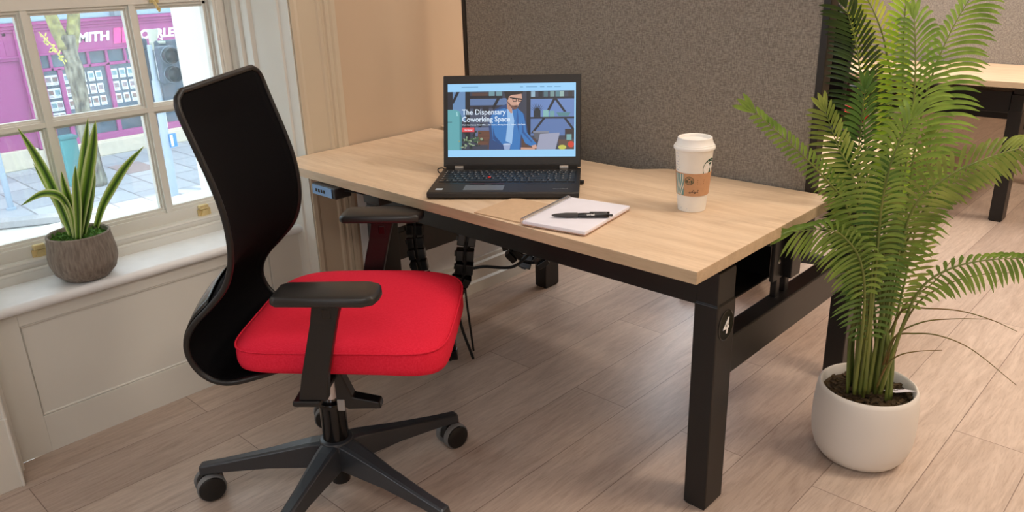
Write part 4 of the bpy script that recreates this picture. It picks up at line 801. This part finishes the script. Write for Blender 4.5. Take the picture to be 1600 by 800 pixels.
SNAKE = [[(-0.006, -0.02, 0.117), (-0.026, -0.025, 0.19), (-0.037, -0.035, 0.267), (-0.052, -0.049, 0.337), (-0.068, -0.066, 0.4)],
 [(0.022, -0.021, 0.116), (0.022, -0.021, 0.189), (0.021, -0.036, 0.233), (0.002, -0.068, 0.242), (-0.04, -0.108, 0.214)],
 [(-0.008, -0.008, 0.113), (0.008, 0.007, 0.197), (0.017, 0.03, 0.278), (0.035, 0.047, 0.352), (0.05, 0.062, 0.418)],
 [(0.016, -0.012, 0.116), (0.039, 0.01, 0.202), (0.062, 0.031, 0.285), (0.081, 0.05, 0.358), (0.095, 0.063, 0.416)],
 [(0.023, -0.019, 0.116), (0.027, -0.016, 0.172), (0.026, -0.017, 0.214), (0.023, -0.019, 0.256), (0.025, -0.018, 0.293)],
 [(0.037, -0.02, 0.116), (0.044, -0.013, 0.166), (0.051, -0.007, 0.216), (0.056, -0.001, 0.266), (0.063, 0.005, 0.309)],
 [(0.032, 0.03, 0.135), (0.052, 0.05, 0.191), (0.081, 0.077, 0.245), (0.113, 0.108, 0.297), (0.15, 0.144, 0.343)],
 [(0.005, 0.004, 0.116), (0.023, 0.022, 0.179), (0.037, 0.035, 0.238), (0.046, 0.044, 0.28), (0.052, 0.05, 0.313)],
 [(-0.049, -0.02, 0.14), (-0.065, -0.021, 0.181), (-0.073, -0.028, 0.225), (-0.093, -0.034, 0.261), (-0.102, -0.042, 0.299)]]
SW = [.0135, .0105, .0125, .0155, .0115, .0115, .0115, .0125, .006]
for li, pts in enumerate(SNAKE):
    pts = [Vector(q)+Vector((.002, .005, 0)) for q in pts]; P_ = catmull(pts, 7); n = len(P_); base_w = SW[li]; mb = MB(); m_ = 6
    vm = Vector((.66, -.68, .30)).normalized()
    for i, c in enumerate(P_):
        t = (P_[min(i+1, n-1)]-P_[max(i-1, 0)]).normalized(); s = t.cross(vm).normalized(); u = i/(n-1)
        w_ = base_w*(.62+.38*min(1, u*2.4))*(1-max(0, (u-.45)/.55)**2.2)+.0004; nn = s.cross(t)
        for j in range(m_+1): e = -1+2*j/m_; mb.uv[len(mb.v)] = (.5+e*.5, u*3); mb.v.append(tuple(c+s*(w_*e)-nn*(.35*w_*(1-e*e))))
    for i in range(n-1):
        for j in range(m_): mb.f.append((i*(m_+1)+j, i*(m_+1)+j+1, (i+1)*(m_+1)+j+1, (i+1)*(m_+1)+j)); mb.m.append(0)
    mb.build('leaf', SL, sp_, smooth=True, solid=.0012)
# ================================================================ PALM
FRONDS=[
 ('A',[(-0.029, 0.013, 0.197), (-0.061, 0.011, 0.509), (-0.096, 0.005, 0.763), (-0.118, -0.002, 0.891), (-0.138, -0.008, 0.986), (-0.161, -0.03, 1.064)],0.085,0.08,0.25,'dark',0.26),
 ('B',[(0.015, -0.041, 0.237), (0.01, -0.06, 0.546), (0.013, -0.057, 0.775), (0.009, -0.061, 0.908), (-0.003, -0.058, 0.996), (-0.013, -0.054, 1.045)],0.06,0.105,0.45,'mid',0.36),
 ('C',[(0.011, 0.038, 0.201), (0.002, 0.043, 0.482), (-0.006, 0.05, 0.723), (-0.002, 0.067, 0.891), (0.013, 0.095, 0.997), (0.041, 0.136, 1.098)],0.045,0.115,0.35,'mid',0.5),
 ('D',[(0.006, 0.02, 0.208), (-0.003, -0.003, 0.526), (-0.013, -0.013, 0.763), (-0.024, -0.023, 0.887), (-0.035, -0.033, 1.005), (-0.045, -0.03, 1.13)],0.052,0.02,0.25,'bright',0.42),
 ('E',[(-0.027, 0.044, 0.186), (-0.058, 0.055, 0.576), (-0.075, 0.067, 0.857), (-0.097, 0.06, 0.968), (-0.118, 0.039, 1.037), (-0.149, 0.009, 1.104)],0.06,0.05,0.3,'yellow',0.66),
 ('F',[(-0.021, -0.048, 0.227), (-0.034, -0.102, 0.502), (-0.052, -0.175, 0.665), (-0.081, -0.258, 0.754), (-0.124, -0.327, 0.826), (-0.177, -0.378, 0.89)],0.024,0.036,0.3,'mid',0.42),
 ('G',[(0.011, -0.059, 0.243), (0.002, -0.123, 0.533), (0.011, -0.169, 0.689), (0.026, -0.197, 0.784), (0.039, -0.199, 0.837), (0.05, -0.188, 0.873)],0.1,0.05,0.45,'mid',0.46),
 ('G2',[(-0.003, -0.045, 0.232), (-0.024, -0.092, 0.502), (-0.051, -0.104, 0.648), (-0.077, -0.115, 0.732), (-0.105, -0.129, 0.786), (-0.131, -0.153, 0.862)],0.06,0.055,0.25,'olive',0.5),
 ('H',[(0.027, -0.016, 0.23), (0.022, -0.062, 0.489), (0.048, -0.092, 0.664), (0.097, -0.087, 0.739), (0.157, -0.057, 0.784), (0.231, 0.014, 0.814)],0.07,0.055,0.35,'olive',0.45),
 ('H2',[(0.023, 0.022, 0.213), (0.015, -0.013, 0.471), (0.031, -0.011, 0.597), (0.065, -0.007, 0.675), (0.106, 0.019, 0.725), (0.158, 0.054, 0.76)],0.04,0.045,0.3,'mid',0.45),
 ('I',[(0.047, -0.038, 0.247), (0.058, -0.069, 0.393), (0.087, -0.082, 0.497), (0.132, -0.067, 0.548), (0.19, -0.025, 0.569), (0.271, 0.052, 0.571)],0.035,0.045,0.5,'mid',0.45),
 ('J',[(-0.011, -0.08, 0.244), (-0.011, -0.122, 0.438), (-0.016, -0.167, 0.556), (-0.038, -0.216, 0.62), (-0.064, -0.255, 0.644), (-0.111, -0.301, 0.641)],0.05,0.06,0.6,'mid',0.5),
 ('K',[(0.005, 0.088, 0.178), (-0.006, 0.105, 0.327), (-0.006, 0.133, 0.453), (-0.005, 0.148, 0.563), (-0.007, 0.159, 0.655), (-0.006, 0.16, 0.769)],0.05,0.06,0.15,'olive',0.33),
 ('M',[(-0.003, -0.058, 0.237), (-0.004, -0.1, 0.401), (-0.003, -0.127, 0.518), (-0.0, -0.139, 0.595), (0.001, -0.138, 0.666), (0.0, -0.138, 0.748)],0.065,0.07,0.5,'deep',0.3),
 ('O',[(-0.028, 0.001, 0.203), (-0.048, -0.018, 0.441), (-0.074, -0.03, 0.61), (-0.089, -0.044, 0.715), (-0.093, -0.047, 0.816), (-0.093, -0.048, 0.898)],0.06,0.06,0.35,'deep',0.3),
]
STRANDS=[[(0.039, -0.032, 0.292), (0.051, -0.034, 0.378), (0.079, -0.035, 0.452), (0.13, -0.014, 0.501), (0.18, 0.021, 0.521), (0.22, 0.059, 0.522)],
 [(0.02, -0.022, 0.348), (0.044, -0.027, 0.415), (0.092, -0.023, 0.43), (0.149, 0.004, 0.431), (0.205, 0.044, 0.411), (0.249, 0.087, 0.381)],
 [(0.029, -0.041, 0.275), (0.044, -0.055, 0.359), (0.088, -0.04, 0.401), (0.141, -0.003, 0.412), (0.202, 0.056, 0.408)],
 [(0.024, -0.046, 0.276), (0.042, -0.056, 0.356), (0.081, -0.047, 0.374), (0.13, -0.041, 0.381), (0.19, -0.012, 0.355), (0.273, 0.054, 0.27)],
 [(0.022, -0.062, 0.223), (0.039, -0.073, 0.289), (0.063, -0.078, 0.326), (0.096, -0.06, 0.34), (0.134, -0.024, 0.341)],
 [(0.019, 0.018, 0.365), (0.035, 0.034, 0.414), (0.073, 0.07, 0.46), (0.099, 0.095, 0.521)]]
VIEWN=(0.692, -0.722, -0.0)

VN = Vector(VIEWN)                                      # the plant's own front
PO = Vector((.013, .011, 0)); palm = empty('potted_palm', (.129-PO.x, .649-PO.y, 0), 'tall artificial palm in a round white pot on the floor beside the desk', 'plant')
mb = MB(); mb.lathe([(.055, 0), (.078, .002), (.094, .010), (.107, .028), (.1155, .055), (.1188, .088), (.1188, .130), (.1165, .165), (.1135, .188), (.1105, .1955), (.1065, .198), (.1030, .195), (.1020, .155)], 64); mb.build('ceramic_pot', M['ceramic'], palm, smooth=50)
mb = MB(); vs = [(0, 0, .172)]; fs = []; R_ = 10; S2 = 36
for j in range(1, R_+1):
    for i in range(S2): a = 2*math.pi*i/S2; r_ = .1035*j/R_; vs.append((r_*math.cos(a), r_*math.sin(a), .170+random.uniform(-.006, .008)*(1 if j < R_ else 0)))
fs += [(0, 1+i, 1+(i+1) % S2) for i in range(S2)]
for j in range(R_-1): fs += [(1+j*S2+i, 1+(j+1)*S2+i, 1+(j+1)*S2+(i+1) % S2, 1+j*S2+(i+1) % S2) for i in range(S2)]
mb.add(vs, fs)
for k in range(120):
    a = random.uniform(0, 6.283); r_ = .094*math.sqrt(random.random()); q = Matrix.Translation((r_*math.cos(a), r_*math.sin(a), .174)) @ Matrix.Rotation(random.uniform(0, 3), 4, 'Z') @ Matrix.Rotation(random.uniform(-.5, .5), 4, 'X'); l_ = random.uniform(.005, .013)
    mb.box((-l_, -.004, -.002), (l_, .004, .003), 0, q)
mb.build('soil', M['soil'], palm)
mb = MB(); q = Matrix.Translation((.062, .030, .187)) @ Matrix.Rotation(math.radians(48), 4, 'Z') @ Matrix.Rotation(math.radians(-24), 4, 'X')
mb.box((-.024, -.026, 0), (.026, .030, .0008), 0, q); mb.box((.008, .014, .0009), (.022, .026, .0012), 1, q)
for k in range(2): mb.tube([tuple(q @ Vector((-.008+.006*math.cos(a)+.002*k, .004+.005*math.sin(a), .0014))) for a in [i*.6 for i in range(8)]], .0005, 4, 1)
tag(mb.build('care_label', [M['paper'], M['blackink']], palm), 'white care label stuck in the soil')
GC = {'dark': ((34, 52, 22), (56, 78, 30)), 'mid': ((98, 132, 50), (144, 172, 76)), 'bright': ((142, 182, 46), (186, 216, 76)), 'yellow': ((150, 164, 44), (190, 196, 84)), 'olive': ((104, 124, 50), (154, 168, 82)), 'deep': ((70, 106, 46), (104, 140, 64))}  # the darkest pair has the back frond's shade in its colour
GM = {k: leaf_mat('palm_leaf_'+k, a, b, .38, .22) for k, (a, b) in GC.items()}
STM = mat('palm_stem_green', (88, 108, 48), .45, scale=30, rgb2=(128, 136, 66), stretch=(1, 1, .15))
def blade(mb, p, d, nrm, L_, w_, droop, mi=0, curl=0):
    n = 6; ctr = []
    side = d.cross(nrm).normalized()
    for i in range(n+1):
        u = i/n; ctr.append(p+d*(L_*u)+Vector((0, 0, -1))*(droop*L_*u*u)+nrm*(curl*L_*u*(1-u)))
    vs = []; prof = [.30, .72, .95, 1, .95, .72, .06]
    for i, c in enumerate(ctr):
        t = (ctr[min(i+1, n)]-ctr[max(i-1, 0)]).normalized(); s = t.cross(nrm).normalized(); k = prof[i]*w_
        vs += [c-s*k, c-nrm*(k*.35), c+s*k]
    fs = []
    for i in range(n): fs += [(i*3, i*3+1, i*3+4, i*3+3), (i*3+1, i*3+2, i*3+5, i*3+4)]
    mb.add(vs, fs, mi)
def frond(name, pts, ll, rl, droop, colr, start):
    rnd = random.Random(name); P_ = catmull(pts, 14); n = len(P_); L_ = [0]
    for a, b in zip(P_, P_[1:]): L_.append(L_[-1]+(b-a).length)
    T = L_[-1]; mb = MB(); s0 = start*T
    k0 = next(i for i in range(n) if L_[i] >= s0*.92)
    stem = MB(); stem.tube(P_[:k0+1], [.0052-.002*i/k0 for i in range(k0+1)], 8); stem.build('stem', STM, palm, smooth=True)
    mb.tube(P_[k0:], [.0032*(1-.75*(i/(n-k0))) for i in range(n-k0)], 6, 1)
    step = .0150; s = s0; i = 0
    while s < T-.004:
        j = max(q for q in range(n) if L_[q] <= s); j = min(j, n-2); f = (s-L_[j])/(L_[j+1]-L_[j]+1e-9); p = P_[j].lerp(P_[j+1], f); t = (P_[j+1]-P_[j]).normalized()
        u = (s-s0)/(T-s0); env = (.45+.55*min(1, u/.22))*(1-.36*max(0, (u-.45)/.55)**1.5)
        nrm = (VN-t*VN.dot(t)).normalized(); sd = t.cross(nrm).normalized()
        ang = math.radians(74-42*u**1.3)
        for sg, ln in ((-1, ll), (1, rl)):
            a_ = ang+rnd.uniform(-.035, .035); d = (t*math.cos(a_)+sd*(sg*math.sin(a_))+nrm*rnd.uniform(-.08, .08)-nrm*.10).normalized()
            LL = 1.30*ln*env*rnd.uniform(.96, 1.04)
            blade(mb, p, d, (nrm+sd*(sg*.35)).normalized(), LL, .0038+.0006*rnd.random(), droop*1.15*rnd.uniform(.92, 1.08), 0, .12)
        s += step*(1-.25*u); i += 1
    tt = (P_[-1]-P_[-3]).normalized(); nrm = (VN-tt*VN.dot(tt)).normalized(); sd = tt.cross(nrm)
    for a_ in (-.32, 0, .3): blade(mb, P_[-1], (tt*math.cos(a_)+sd*math.sin(a_)).normalized(), nrm, .05, .0050, droop*.3)
    return mb.build('frond', [GM[colr], STM], palm, smooth=True)
for nm, pts, ll, rl, dr, colr, st in FRONDS: frond(nm, [Vector((0, 0, .17))+Vector(pts[0])*.8-Vector((0, 0, .17))]+[Vector(q)+PO for q in pts[1:]], ll, rl, dr, colr, st)
random.seed(11)
for k in range(13):                                     # bare stems rising from the soil
    a = random.uniform(0, 6.283); r_ = .055*math.sqrt(random.random()); x, y = r_*math.cos(a), r_*math.sin(a); h = random.uniform(.30, .52)
    mb = MB(); mb.tube(catmull([(x, y, .175), (x*1.0-.01, y*.8-.006, .30), (x*.6-.02, y*.5-.02, .42), (x*.9-.03+random.uniform(-.02, .02), y*.5-.03, .175+h)], 6), [.0058-.0001*i for i in range(19)], 8, flat=.7); mb.build('stem', STM, palm, smooth=True)
BR = mat('dry_grass_blade', (98, 100, 44), .6, scale=20, rgb2=(120, 92, 48))
for pts in STRANDS:
    mb = MB(); P_ = catmull([Vector(q)+PO for q in pts], 8); mb.tube(P_, [.0026*(1-.75*i/len(P_)) for i in range(len(P_))], 6); mb.build('grass_blade', BR, palm, smooth=True)
